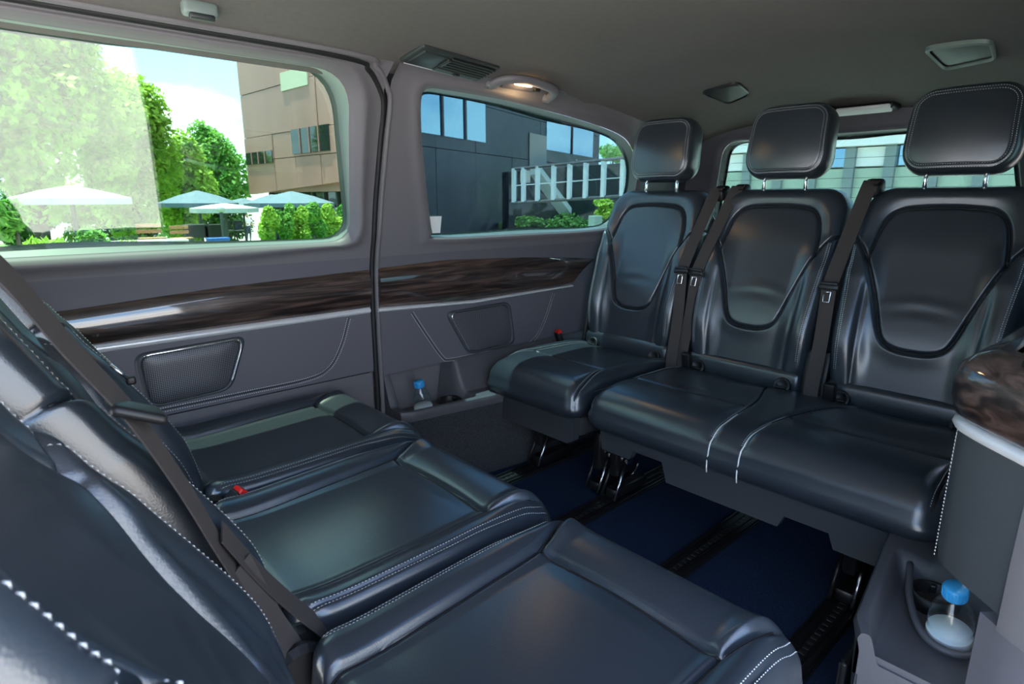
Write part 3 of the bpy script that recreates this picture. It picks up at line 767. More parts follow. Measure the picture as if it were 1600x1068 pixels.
def lower_roll(root, yo):
    # rounded filler between backrest and cushion
    def pl(p, q, n): return (-.055+n*.95, p, .395+q+n*.15)
    def h(p, q): return .012*np.sin(np.pi*np.clip(q/.11, 0, 1))
    pd = Pad(.455, .11, .05, .03, .028, h, pl, 50, 24); o = obj('lower_roll', pd.mesh('lower_roll'), UPH, root, (0, yo, 0))
    for s_ in (-1, 1):
        c = MB().lathe([(.030, -.006), (.032, .004), (.030, .010), (.022, .012), (.020, .005), (.001, .004)], 24, (.008, s_*.168, .448), Matrix.Rotation(math.radians(62), 3, 'Y')).build('anchor_cover', 'plastic_black', o, smooth=True)
        MB().rbox((.020, s_*.168, .447), (.010, .036, .008), .003).build('anchor_tab', 'plastic_dark', c)
def rear_back(root, yo):
    global bs3
    b = obj('backrest', bm3, UPH, root, (0, yo, 0))
    if 'SEAM3' not in globals():
        globals()['SEAM3'] = [seam(bp3, SH[3:-3], b).data, seam(bp3, PU, b).data]
    else:
        for me_ in SEAM3: obj('seam', me_, None, b)
    if bs3 is None: bs3 = back_stitch(bp3, TH3).build('stitching', 'thread', b).data
    else: obj('stitching', bs3, None, b)
    add_headrest(root, yo, math.radians(8), -.275, 1.165, 1.10)
    lower_roll(root, yo)
    # dark hinge cover low at each side of the back
    for s_ in (-1, 1):
        MB().rbox((-.055, yo+s_*.235, .50), (.09, .022, .16), .01, Matrix.Rotation(-.2, 3, 'Y')).build('hinge_cover', 'plastic_black', root, auto=40)
def skirt(root, outline, x0, th=.03):
    P = [(x0, y, z) for y, z in outline]
    MB().prism(P, (-th, 0, 0)).build('skirt', 'skirt', root)
    return P
def foot(root, y):
    f = MB().rbox((.40, y, .175), (.10, .035, .15), .008).build('leg', 'metal_black', root, auto=40)
    for s_ in (-1, 1):
        MB().tube([(.415, y+s_*.028, .145), (.475, y+s_*.030, .022)], .0065, 6).build('strut', 'steel' if s_ > 0 else 'metal_black', f, smooth=True)
        MB().lathe([(.014, -.006), (.014, .004), (.008, .008), (.001, .008)], 16, (.40, y+s_*.030, .155), Matrix.Rotation(-s_*math.pi/2, 3, 'X')).build('bolt', 'chrome', f, smooth=False)
    MB().rbox((.36, y, .035), (.20, .05, .04), .01).build('claw', 'metal_black', f, auto=40)
    MB().tube([(.30, y-.030, .03), (.245, y-.034, .075)], .006, 6).build('hook', 'steel', f, smooth=True)
    MB().lathe([(.017, -.004), (.017, .004), (.010, .007), (.001, .007)], 18, (.34, y-.032, .135), Matrix.Rotation(math.pi/2, 3, 'X')).build('bolt', 'chrome', f, smooth=False)
rs = thing('rear_single_seat', 'narrow dark leather single seat of the rear row beside the far wall', 'seat', (X3, 1.565, 0), math.pi, 'rear seats')
c = obj('seat_cushion', sp.mesh('seat_cushion'), UPH, rs)
mb = MB()
for s_ in (-1, 1): sp.stitch(mb, S1IN*np.array([s_, 1]), .006); sp.stitch(mb, S1IN*np.array([s_, 1]), -.006)
side_stitch(mb, .50, 1, Z3); side_stitch(mb, .50, -1, Z3)
mb.build('stitching', 'thread', c)
seam(sp, [(-.2, .375), (0, .38), (.2, .375)], c)
for k_ in (-1, 1): seam(sp, S1IN*np.array([k_, 1]), c)
rear_back(rs, 0)
MB().rbox((.27, 0, .285), (.52, .44, .08), .02).build('base_shell', 'skirt', rs, auto=40)
skirt(rs, [(-.22, .350), (.225, .350), (.22, .245), (.19, .228), (-.17, .228), (-.21, .25)], .57)
foot(rs, -.08); foot(rs, .235)
rd = thing('rear_double_seat', 'wide dark leather double bench of the rear row with two backrests', 'bench seat', (X3, .755, 0), math.pi, 'rear seats')
c = obj('seat_cushion', dp.mesh('seat_cushion'), UPH, rd)
mb = MB()
for s_ in (-1, 1):
    L_ = DIN[18:]*np.array([s_, 1]); dp.stitch(mb, L_, -.005*s_); dp.stitch(mb, L_, .005*s_)
    dp.stitch(mb, DOUT*np.array([s_, 1]), .006)
side_stitch(mb, 1.04, 1, Z3); side_stitch(mb, 1.04, -1, Z3)
mb.build('stitching', 'thread', c)
for s_ in (-1, 1):
    mb = MB()
    L_ = resample(DIN[22:]*np.array([s_, 1]), .006); P = [tuple(v) for v in dp.surf(L_[:, 0], L_[:, 1], .001)]
    qe = np.array([.606, .611, .615, .618, .6195, .62]); P += [tuple(v) for v in dp.surf(np.full(6, L_[-1, 0]), qe, .001)]
    x, y, z = P[-1]; P += [(x+.0045, y, z-.02), (x+.003, y, z-.04), (x, y, z-.055)]
    mb.tube(P, .0022, 6)
    mb.build('piping', 'thread', c, smooth=True)
for k_ in (-1, 1): seam(dp, np.array([(.07, .372), (.27, .385), (.485, .375)])*np.array([k_, 1]), c); seam(dp, DOUT*np.array([k_, 1]), c); seam(dp, DIN[:24]*np.array([k_, 1]), c)
rear_back(rd, -.268); rear_back(rd, .262)
MB().rbox((.26, 0, .285), (.50, .98, .07), .02).build('base_shell', 'skirt', rd, auto=40)
skirt(rd, [(-.475, .350), (.48, .350), (.47, .25), (.44, .222), (.30, .222), (.285, .262), (.17, .262), (.155, .225), (-.20, .225), (-.22, .29), (-.33, .29), (-.345, .255), (-.46, .255)][::-1], .565)
foot(rd, -.495); foot(rd, .31)
# ================================================================== BELTS AND BUCKLES
def ribbon(mb, P, wdir, w=.046, th=.0022, n=8):
    Q = spline(P, n); Wd = spline(wdir, n) if len(wdir) == len(P) else np.repeat(np.array(wdir[:1], float), len(Q), 0)
    L_, R_, L2, R2 = [], [], [], []
    for i, p in enumerate(Q):
        p = Vector(p); t = Vector(Q[min(i+1, len(Q)-1)]-Q[max(i-1, 0)]).normalized(); a = Vector(Wd[i]); a = (a-t*a.dot(t)).normalized(); nn = t.cross(a)
        L_.append(p-a*w/2+nn*th/2); R_.append(p+a*w/2+nn*th/2); L2.append(p-a*w/2-nn*th/2); R2.append(p+a*w/2-nn*th/2)
    mb.grid([L_, R_, R2, L2, L_]); mb.add([L_[0], R_[0], R2[0], L2[0]], [(0, 1, 2, 3)]); mb.add([L_[-1], R_[-1], R2[-1], L2[-1]], [(0, 1, 2, 3)])
    return mb
def rear_belt(label, top, mid, bot, tilt=0.0):
    r = thing('seat_belt', label, 'seat belt', top, group='belts of the rear row'); o = Vector(top)
    L = lambda p: Vector(p)-o
    k = [(0, 1, 0)]
    a = Vector(top); b = Vector(mid); c = Vector(bot)
    p1 = a.lerp(b, .35)+Vector((-.012, 0, 0)); p2 = a.lerp(b, .7)+Vector((-.010, 0, 0)); p3 = b.lerp(c, .5)+Vector((.01, 0, 0))
    wd = [(-.25, 1, 0)]
    ribbon(MB(), [L(a+Vector((.045, 0, -.03))), L(a+Vector((.02, 0, .012))), L(a+Vector((-.008, 0, .004))), L(p1), L(p2), L(b)], wd).build('upper_strap', 'belt', r, auto=40)
    ribbon(MB(), [L(b), L(p3), L(c), L(c+Vector((.02, 0, -.05)))], wd, .044).build('lower_strap', 'belt', r, auto=40)
    MB().rbox(L(a)+Vector((.03, 0, -.005)), (.075, .062, .05), .016, Matrix.Rotation(-.35, 3, 'Y'), 3).build('guide', 'plastic_black', r, auto=50)
    d = (c-b).normalized(); rot = Vector((0, 0, -1)).rotation_difference(d).to_matrix()
    tg = MB().rbox(L(b)+Vector((-.004, 0, .002)), (.014, .066, .020), .006, rot).rbox(L(b)+Vector((-.006, 0, .014)), (.010, .058, .014), .005, rot).build('latch_plate', 'plastic_dark', r, auto=50)
    t2 = MB()
    q = [(-.010, -.016), (.010, -.016), (.010, -.050), (-.010, -.050)]
    pts = [L(b)+rot @ Vector((-.008, y_, z_)) for y_, z_ in q]
    t2.tube(pts, .0024, 6, closed=True); t2.build('tongue', 'chrome', tg, smooth=True)
    return r
rear_belt('left one of two dark belts hanging between the single and the double rear seat', (2.30, 1.283, 1.125), (2.135, 1.318, .815), (2.055, 1.290, .45))
rear_belt('right one of two dark belts hanging between the single and the double rear seat', (2.315, 1.205, 1.13), (2.15, 1.262, .81), (2.075, 1.262, .45))
rear_belt('dark belt hanging between the two backrests of the rear double bench', (2.30, .722, 1.14), (2.13, .752, .81), (2.05, .742, .45))
def buckle(name, label, loc, rot, red=True, stalk=.07):
    r = thing(name, label, 'buckle', loc); r.rotation_euler = rot
    MB().rbox((0, 0, 0), (.026, .036, .062), .006, None, 3).build('housing', 'plastic_black', r, auto=50)
    if red: MB().rbox((.004, 0, .034), (.022, .034, .014), .003).build('release_button', 'red', r)
    MB().rbox((0, 0, -.03-stalk/2), (.010, .026, stalk), .003).build('stalk', 'plastic_dark', r)
    return r
buckle('belt_buckle', 'buckle with red release button in the gap between the far two front seats', (.36, 1.335, .43), (0, .75, .1))
buckle('belt_buckle', 'buckle with red release button beside the rear single seat and the far wall', (1.985, 1.842, .47), (0, -.35, -.3))
buckle('belt_buckle', 'dark buckle standing between the single and double rear seats', (2.065, 1.225, .475), (0, -.2, 0), False)
buckle('belt_buckle', 'dark buckle standing between the two backrests of the double bench', (2.06, .685, .475), (0, -.2, 0), False)
# belt hanging between the two nearest front seats
r = thing('seat_belt', 'long brownish belt hanging between the two front seats closest to the viewer', 'seat belt', (.2, .81, .6)); o = Vector(r.location)
Q = lambda *P: [Vector(p)-o for p in P]
ribbon(MB(), Q((-.02, .812, 1.10), (.03, .81, 1.025), (.072, .808, .94), (.120, .806, .85), (.160, .804, .75), (.192, .802, .655), (.225, .80, .56)), [(.35, 1, .2)], .046).build('upper_strap', 'belt', r, auto=40)
ribbon(MB(), Q((.205, .815, .655), (.255, .822, .555), (.300, .822, .48), (.335, .812, .425), (.345, .80, .37), (.33, .795, .32)), [(.35, 1, .25)]*6, .042).build('lower_strap', 'belt', r, auto=40)
ribbon(MB(), Q((.215, .80, .60), (.245, .79, .50), (.275, .785, .42), (.30, .785, .33)), [(.75, .65, .3)], .060).build('inner_strap', 'belt', r, auto=40)
MB().rbox(Vector((.125, .802, .853))-o, (.062, .050, .014), .007, Matrix.Rotation(.45, 3, 'Y'), 3).build('latch_plate', 'plastic_black', r, auto=50)
MB().rbox(Vector((.318, .80, .335))-o, (.05, .03, .07), .005).build('care_label', 'plastic_black', r)
mb = MB()
for k in range(6): mb.box(Vector((.318, .784, .358-k*.007))-o, (.038-.006*(k % 3), .001, .0022))
mb.build('label_print', 'label_white', r)['kind'] = 'stuff'
# chrome release levers on the sides of the two far front backrests
for nm, lab, a, b in (('seat_lever', 'slim chrome release lever on the side of the middle front backrest', at(40, 483, .86), at(86, 512, .86)),
                      ('seat_lever', 'short chrome-tipped release lever beside the door speaker', at(172, 570, 1.25), at(203, 593, 1.25))):
    r = thing(nm, lab, 'lever', a)
    MB().tube([Vector((0, 0, 0)), b-a], .0035, 8).build('bar', 'chrome', r, smooth=True)
    MB().rbox((b-a)*1.05, (.016, .012, .016), .004).build('tip', 'plastic_black', r, auto=50)
# ================================================================== BOTTLES
def bottle(label, loc, lean):
    r = thing('water_bottle', label, 'bottle', loc, group='water bottles in the side pockets'); r.rotation_euler = lean
    prof = [(a*.9, b) for a, b in ((.030, 0), (.037, .004), (.040, .012), (.040, .030), (.0385, .034), (.040, .038), (.040, .052), (.0385, .056), (.0395, .060), (.037, .072), (.030, .088), (.021, .100), (.018, .106), (.018, .112))]
    MB().lathe(prof, 32).build('body', 'bottle_plastic', r, smooth=True)
    MB().lathe([(.0363, .006), (.0367, .008), (.0367, .024), (.0363, .026)], 32).build('label', 'label_white', r, smooth=True)
    c = MB().lathe([(.0185, .106), (.0195, .108), (.0195, .128), (.017, .132), (.001, .132)], 32).build('cap', 'cap_blue', r, smooth=True)
    mb = MB()
    for k in range(24):
        a = 2*math.pi*k/24; mb.box((.0197*math.cos(a), .0197*math.sin(a), .118), (.0014, .0014, .018), Matrix.Rotation(a, 3, 'Z'))
    mb.build('ridges', 'cap_blue', c)['kind'] = 'stuff'
    return r
bottle('small clear water bottle with blue cap in the pocket under the far speaker', (1.245, 1.872, .289), (math.radians(2), math.radians(-10), 0))
bottle('clear water bottle with blue cap in the pocket at the lower right', (1.262, .158, .289), (math.radians(0), math.radians(-12), 0))
# ================================================================== FITTINGS ON THE ROOF
def frame_of(A, B, C):           # origin A, x towards B, y towards C
    ex = (B-A).normalized(); n = ex.cross(C-A).normalized(); ey = n.cross(ex)
    M_ = Matrix((ex, ey, n)).transposed(); return M_
A, B_, C_, D_ = (Vector(p) for p in ((1.081, 1.661, 1.504), (1.047, 1.546, 1.531), (1.38, 1.591, 1.522), (1.419, 1.696, 1.492)))
M3 = frame_of(B_, C_, A)
if M3.col[2].z > 0: M3 = Matrix((M3.col[0], -M3.col[1], -M3.col[2])).transposed()
r = thing('roof_air_vent', 'slatted dark air vent in the roof lining above the rear side window', 'air vent', (A+B_+C_+D_)/4)
LL, WW = (C_-B_).length, (A-B_).length*.92
sy = 1 if (M3.inverted() @ (A-B_)).y > 0 else -1
MB().rbox((0, 0, .0), (LL, WW, .016), .007, M3, 3).build('housing', 'vent_plastic', r, auto=50)
MB().rbox(M3 @ Vector((-LL*.30, 0, .008)), (LL*.30, WW*.72, .008), .004, M3).build('cover', 'vent_plastic', r, auto=50)
MB().box(M3 @ Vector((LL*.17, -sy*WW*.10, .0082)), (LL*.58, WW*.64, .002), M3).build('opening', 'plastic_black', r)
for k in range(5): MB().rbox(M3 @ Vector((LL*.17, -sy*WW*(.36-.125*k), .0105)), (LL*.58, .006, .008), .002, M3 @ Matrix.Rotation(.5*sy, 3, 'X')).build('slat', 'vent_plastic', r)
MB().rbox(M3 @ Vector((LL*.17, sy*WW*.33, .009)), (LL*.60, WW*.2, .008), .003, M3).build('lower_bar', 'vent_plastic', r)
MB().rbox(M3 @ Vector((LL*.14, sy*WW*.30, .014)), (.026, .010, .010), .003, M3).build('thumb_tab', 'plastic_dark', r)
MB().rbox(M3 @ Vector((-LL*.135, -sy*WW*.1, .011)), (.014, .05, .012), .004, M3).build('thumb_wheel', 'plastic_dark', r)
MB().rbox(M3 @ Vector((0, sy*WW*.49, .005)), (LL*.9, .004, .006), .0015, M3).build('edge_strip', 'silver', r)
r = thing('grab_handle', 'grey arched grab handle with a glowing reading lamp above the rear side window', 'grab handle', (1.59, 1.66, 1.50)); o = Vector(r.location)
P = spline([Vector(p)-o for p in ((1.455, 1.70, 1.482), (1.456, 1.66, 1.492), (1.485, 1.628, 1.498), (1.55, 1.615, 1.50), (1.63, 1.622, 1.497), (1.70, 1.636, 1.490), (1.738, 1.668, 1.482), (1.748, 1.712, 1.466))], 6)
MB().tube(P, [.019]*len(P), 12, flat=.75).build('grip', 'trim_grey', r, smooth=True)
for p in ((1.456, 1.70, 1.487), (1.748, 1.715, 1.472)): MB().rbox(Vector(p)-o, (.045, .035, .03), .01, None, 3).build('mount', 'trim_grey', r, auto=50)
MB().rbox(Vector((1.585, 1.688, 1.500))-o, (.17, .05, .02), .008, Matrix.Rotation(-.45, 3, 'X'), 3).build('lamp_base', 'trim_soft', r, auto=50)
MB().rbox(Vector((1.58, 1.662, 1.500))-o, (.085, .022, .014), .005, Matrix.Rotation(-.45, 3, 'X'), 3).build('lamp_lens', 'lamp_warm', r, auto=50)
MB().rbox(Vector((1.505, 1.672, 1.497))-o, (.022, .018, .014), .004).build('lamp_switch', 'plastic_black', r); MB().rbox(Vector((1.665, 1.684, 1.49))-o, (.03, .016, .014), .004).build('lamp_switch', 'plastic_black', r)
pl = bpy.data.lights.new('reading_lamp_light', 'POINT'); pl.energy = .22; pl.color = (1, .66, .32); pl.shadow_soft_size = .02
po = bpy.data.objects.new('reading_lamp_light', pl); COL.objects.link(po); po.parent = r; po.location = (-.01, -.012, -.028)
def roof_plate(name, label, cat, pts, parts, lift=.012):
    P = [Vector((x, y)) for x, y in pts]; P = rounded(P, .045, 6); c = sum(P, Vector((0, 0)))/len(P); n = len(P)
    loc = Vector((c.x, c.y, zsm(c.x, c.y))); r = thing(name, label, cat, loc)
    for nm, mt, prof in parts:
        V = []
        for f, dz in prof:
            for p in P:
                q = c+(p-c)*f; V.append(Vector((q.x, q.y, zsm(q.x, q.y)-dz))-loc)
        k = len(prof)
        MB().add(V, [(i*n+j, i*n+(j+1) % n, (i+1)*n+(j+1) % n, (i+1)*n+j) for i in range(k-1) for j in range(n)]+([] if nm == 'rim' else [tuple(range((k-1)*n, k*n))])).build(nm, mt, r, auto=40)
    return r
roof_plate('roof_speaker', 'black leaf-shaped speaker plate in the roof above the rear middle seat', 'speaker', [(2.31, 1.40), (2.28, 1.22), (2.45, 1.25), (2.53, 1.39)],
           (('rim', 'plastic_dark', ((1, -.004), (1, .008), (.95, .012), (.92, .010))), ('grille', 'plastic_black', ((.94, .007), (.6, .010), (.1, .010)))))
roof_plate('roof_speaker', 'grey-rimmed speaker plate in the roof at the upper right', 'speaker', [(2.14, .585), (2.03, .40), (2.25, .425), (2.40, .585)],
           (('rim', 'frame_green', ((1, -.004), (1, .010), (.95, .014), (.88, .009))), ('grille', 'vent_plastic', ((.90, .004), (.5, .006), (.1, .006)))))
r = thing('rear_roof_lamp', 'flat white roof lamp with a dark top edge above the tailgate window', 'roof lamp', (2.80, .95, 1.455)); o = Vector(r.location)
MB().rbox((0, 0, 0), (.10, .26, .024), .010, None, 3).build('housing', 'plastic_black', r, auto=50)
MB().rbox((-.035, -.02, -.010), (.05, .20, .016), .008, Matrix.Rotation(.35, 3, 'Y'), 3).build('lens', 'white_paint', r, auto=50)
r = thing('coat_hook', 'small grey-green coat hook on the roof lining above the front window', 'coat hook', (.485, 1.575, 1.515))
MB().rbox((0, 0, 0), (.075, .035, .035), .01, None, 3).build('body', 'frame_green', r, auto=50)
MB().rbox((0, -.012, -.018), (.055, .016, .014), .005).build('flap', 'vent_plastic', r, auto=50)
# rubber strip of the sticker in the rear side window
P4 = [(1.295, 1.055), (1.355, 1.055), (1.385, .985), (1.33, .985)]
o = MB().prism([farw(x, z, .036) for x, z in ((1.305, 1.035), (1.368, 1.035), (1.368, .972), (1.32, .972))], (0, .002, 0)).build('sticker', 'sticker', bpy.data.objects['window_2'])
# ================================================================== OUTSIDE
def gz(y): return -.5 if y < 6 else -.5-(y-6)*.036
ysg = [-60, -20, -4, 2, 6, 12, 20, 30, 45, 80, 140]
MB().grid([[(x, y, gz(y)) for y in ysg] for x in (-120, -40, 0, 40, 120)]).build('ground', 'paving').__setitem__('kind', 'structure')
bpy.data.objects['ground']['label'] = 'pale paved ground around the van'
def onpl(px, py, P0, d):         # pixel onto a vertical plane through P0 along d
    rr = ray(px, py); n = np.array([-d[1], d[0], 0]); t = n @ (np.array(P0)-CAMPOS) / (n @ rr); return Vector(CAMPOS+rr*t)
# --- copper and dark building with its corner behind the pillar
KA = np.array([12.2, 20., 0]); DA = np.array([-.064, .998, 0]); DB = np.array([.939, .344, 0])
bld = thing('corner_building', 'large building with copper-coloured side and dark side behind the umbrellas', 'building', (12.2, 20, gz(20)))
bo = Vector(bld.location)
def wallpt(D, s_, z): return Vector(KA+D*s_)+Vector((0, 0, z))-bo
def slabp(D, s0, s1, z0, z1, th, name, mt, proud=0., z0b=None, par=None):
    nrm = Vector((-D[1], D[0], 0)); nrm = nrm if nrm.dot(Vector((-.5, -1, 0))) > 0 else -nrm
    z0b = z0 if z0b is None else z0b
    P = [wallpt(D, s0, z0)+nrm*proud, wallpt(D, s1, z0b)+nrm*proud, wallpt(D, s1, z1)+nrm*proud, wallpt(D, s0, z1)+nrm*proud]
    return MB().prism(P, -nrm*th).build(name, mt, par or bld)
ZB = lambda s_: 1.95-.65*s_/12.4
cuts = [0, 1.6, 3.4, 5.0, 7.2, 9.3, 12.4]
for i in range(6):
    a, b = cuts[i], cuts[i+1]-.03
    for j, (z0, z1) in enumerate(((None, 2.9), (2.93, 4.0), (4.03, 6.0), (6.03, 9.5))):
        if z0 is None: slabp(DA, a, b, ZB(a), z1, .3, 'copper_panel', 'copper', .01*((i+j) % 2), ZB(b))
        else: slabp(DA, a, b, z0, z1, .3, 'copper_panel', 'copper', .012*((i*2+j) % 3))
slabp(DA, 0, 12.4, 1.4, 9.4, .5, 'core_wall', 'copper', -.25)
def wpx(D, x0, y0, x1, y1, name, mt, proud=.05, th=.15):
    # opening given by its picture corners, set on the facade
    a = onpl(x0, (y0+y1)/2, KA, D); b = onpl(x1, (y0+y1)/2, KA, D); s0 = (a-Vector(KA)).dot(Vector(D)); s1 = (b-Vector(KA)).dot(Vector(D))
    m_ = onpl((x0+x1)/2, y0, KA, D).z; n_ = onpl((x0+x1)/2, y1, KA, D).z
    f = slabp(D, min(s0, s1), max(s0, s1), min(m_, n_), max(m_, n_), th, name, mt, proud); return f, (min(s0, s1), max(s0, s1), min(m_, n_), max(m_, n_))
for q in ((386, 237, 427, 256), (457, 198, 516, 238)):
    f, (s0, s1, z0, z1) = wpx(DA, *q, 'window', 'pane_dark', .06)
    for k in range(1, 4): slabp(DA, s0+(s1-s0)*k/4-.03, s0+(s1-s0)*k/4+.03, z0, z1, .1, 'mullion', 'copper', .10, par=f).parent = f
wpx(DA, 440, 108, 482, 138, 'window', 'stone_warm', .07)
# ground floor glazing under the copper side
for k in range(11): slabp(DA, 1.0+k*1.1, 1.0+k*1.1+.12, gz(22)-.3, 2.0, .12, 'mullion', 'pole', -.9)
slabp(DA, .6, 12.4, gz(22)-.9, 2.0, .05, 'glazing', 'pane_dark', -1.0)
slabp(DA, -.3, .9, gz(22)-.3, 1.95, .5, 'pier', 'stone_warm', .0)
# dark side
cb = [0, 3.0, 6.2, 9.8, 13.2, 17, 22.9]
for i in range(6):
    low = gz(20)-.2 if i < 3 else 2.05
    for j, (z0, z1) in enumerate(((low, 3.1), (3.13, 5.2), (5.23, 9.5))): slabp(DB, cb[i], cb[i+1]-.03, z0, z1, .3, 'dark_panel', 'facade_dark', .012*((i+j) % 2))
slabp(DB, 0, 22.9, 2.1, 9.4, .5, 'core_wall', 'facade_dark', -.25)
for q, nm in (((648, 128, 757, 214), 3), ((853, 172, 926, 240), 2)):
    f, (s0, s1, z0, z1) = wpx(DB, *q, 'window', 'pane_sky', .05)
    for k in range(1, nm): slabp(DB, s0+(s1-s0)*k/nm-.05, s0+(s1-s0)*k/nm+.05, z0, z1, .1, 'mullion', 'facade_dark', .12).parent = f
wpx(DB, 826, 210, 853, 262, 'window', 'pane_dark', .05)
# --- low glazed pavilion with pale posts in front of the dark side
BACK = []
pav = thing('glazed_pavilion', 'low pavilion with pale posts and an outside stair seen through the rear side window', 'pavilion', at(880, 330, 16)); po_ = Vector(pav.location)
PXS = [803, 818, 840, 865, 890, 915, 943, 973, 1006]
for i, px in enumerate(PXS):
    Y = 19-6*(px-803)/170*.95; t_ = 263-16*(px-803)/170; b_ = 316-10*(px-803)/170
    a = at(px, t_, Y)-po_; b = at(px, b_, Y)-po_
    MB().box(((a.x+b.x)/2, a.y, (a.z+b.z)/2), (.13, .16, a.z-b.z)).build('post', 'white_paint', pav)
    if i < len(PXS)-1:
        Y2 = 19-6*(PXS[i+1]-803)/170*.95
        for t0, t1, nm, mt, th in ((264, 247, 'roof_beam', 'facade_dark', .12), (290, 277, 'transom', 'white_paint', .04), (317, 306, 'floor_beam', 'pole', .12)):
            p = at(px, t0+(t1-t0)*(px-803)/170, Y)-po_; q = at(PXS[i+1], t0+(t1-t0)*(PXS[i+1]-803)/170, Y2)-po_
            MB().tube([p, q], th/2, 4).build(nm, mt, pav)
p = at(846, 272, 18.6)-po_; q = at(893, 335, 17.4)-po_
MB().prism([p, q, q+Vector((0, 0, .28)), p+Vector((0, 0, .28))], (.2, .9, 0)).build('stair', 'stair', pav)
p = at(826, 268, 18.9)-po_; MB().box(p+Vector((0, .2, -.2)), (.5, .1, .5)).build('blind', 'stone_warm', pav)
o = MB().rbox(at(930, 348, 14)+Vector((0, 0, 0)), (.42, .3, .5), .02).build('planter_box', 'panel_green'); tag(o, 'pale green planter box by the pavilion posts', 'planter')
for i, (px, lab) in enumerate(((830, 'dark shrub behind the stair of the pavilion'), (880, 'dark shrub behind the middle pavilion posts'), (930, 'green shrub behind the right pavilion posts'), (985, 'green shrub between pavilion and rear seat'))):
    BACK.append((lab, px, i))
o = MB().prism([at(795, 268, 21), at(1030, 250, 17), at(1030, 420, 17), at(795, 420, 21)], (.3, .8, 0)).build('pavilion_glass_wall', 'pane_dark'); tag(o, 'dark reflecting glass wall behind the pale pavilion posts', 'glass wall')
# --- building behind the tailgate window
bb = thing('rear_building', 'long pale green building with grey posts seen through the tailgate window', 'building', (18.5, 4, gz(4)))
for k in range(13):
    y = -4.5+k*.98; Z = lambda z: z-gz(4)
    MB().box((0, y, Z(1.2)), (.35, .26, 3.4)).build('post', 'post_grey', bb)
    MB().box((.02, y+.49, Z(.95)), (.1, .72, 1.9)).build('panel', 'panel_green', bb)
    MB().box((.02, y+.49, Z(2.2)), (.08, .72, .50)).build('window', 'pane_sky' if k % 2 else 'white_paint', bb)
MB().box((-.1, 1.4, Z(2.62)), (.4, 14, .28)).build('cornice', 'white_paint', bb); MB().box((.4, 1.4, Z(1.2)), (.5, 14, 3.4)).build('core_wall', 'panel_green', bb)
MB().box((-.05, 1.4, Z(3.6)), (.6, 14, 1.7)).build('upper_storey', 'panel_green', bb)
# --- plants
def mark_stitches():
    for o in bpy.data.objects:
        if o.name.split('.')[0] == 'stitching': o['kind'] = 'stuff'
mark_stitches()
def leaf_cloud(name, blobs, n, size, mt, par=None):
    V = np.zeros((n*4, 3)); w = np.array([b[3]*b[4]*b[5] for b in blobs])**.66; pick = rng.choice(len(blobs), n, p=w/w.sum())
    B = np.array(blobs)[pick]
    d = rng.normal(size=(n, 3)); d /= np.linalg.norm(d, axis=1)[:, None]; rad = rng.uniform(.45, 1.05, n)**.6
    c = B[:, :3]+d*rad[:, None]*B[:, 3:6]
    a = rng.normal(size=(n, 3)); a /= np.linalg.norm(a, axis=1)[:, None]; nn = d*.6+rng.normal(size=(n, 3))*.5+[0, 0, .5]
    b = np.cross(a, nn); b /= np.linalg.norm(b, axis=1)[:, None]+1e-9; a = np.cross(nn, b); a /= np.linalg.norm(a, axis=1)[:, None]+1e-9
    s_ = size*rng.uniform(.6, 1.3, n)[:, None]
    V[0::4] = c-a*s_; V[1::4] = c+b*s_*.5; V[2::4] = c+a*s_; V[3::4] = c-b*s_*.5
    me = bpy.data.meshes.new(name); me.from_pydata(V.tolist(), [], np.arange(n*4).reshape(-1, 4).tolist()); me.update()
    o = obj(name, me, mt, par); o['kind'] = 'stuff'; return o
def tree(label, px, py, rx, ry, Y, mt, n, size, name='tree', cat='tree', group=None, lumps=16, trunk=True):
    c = at(px, py, Y); k = (at(px+10, py, Y)-c).length/10; ez = abs(at(px, py+10, Y).z-c.z)/10
    base = Vector((c.x, c.y, gz(Y))); r = thing(name, label, cat, base, group=group)
    Rx, Rz = rx*k, ry*ez; rel = c-base; bl = []
    for _ in range(lumps):
        d = rng.normal(size=3); d /= np.linalg.norm(d); f = rng.uniform(.35, .72) if lumps < 30 else rng.uniform(.30, .95)
        s_ = rng.uniform(.30, .48) if lumps < 30 else rng.uniform(.15, .27); bl.append((rel.x+d[0]*Rx*f, rel.y+d[1]*Rx*.7*f, rel.z+d[2]*Rz*f, Rx*s_, Rx*s_, Rz*s_))
    leaf_cloud('foliage', bl, n, size, mt, r)
    if not trunk: MB().tube([(0, 0, -.05), (.02, 0, rel.z)], [.04, .02], 6).build('stem', 'bark', r, smooth=True)
    if trunk:
        h = rel.z; w = max(.03, Rx*.06)
        MB().tube([(rel.x*0, 0, 0), (.05*Rx, 0, h*.4), (0, 0, h)], [w*1.3, w, w*.5], 8).build('trunk', 'bark', r, smooth=True)
        for a in range(4):
            an = a*1.6+.4; MB().tube([(0, 0, h*.55+a*h*.08), (math.cos(an)*Rx*.5, math.sin(an)*Rx*.4, h*.9+Rz*.2)], [w*.5, w*.2], 6).build('branch', 'bark', r, smooth=True)
    return r
G_ = 'trees beyond the terrace'
tree('tall bright green tree filling the left of the front window', 15, 110, 205, 265, 26, 'leaf_bright', 42000, .14, group=G_, lumps=80)
tree('bright leafy tree standing left of the open sky', 195, 240, 100, 150, 31, 'leaf_bright', 20000, .14, group=G_, lumps=28)
tree('lower bright tree in the gap left of the copper building', 285, 285, 60, 95, 36, 'leaf_bright', 10000, .15, group=G_)
tree('rounder mid green tree touching the copper building', 345, 265, 56, 82, 40, 'leaf_mid', 10000, .16, group=G_)
tree('small distant tree rising behind the pavilion roof', 958, 238, 22, 20, 34, 'leaf_mid', 900, .22, group=G_, lumps=8)
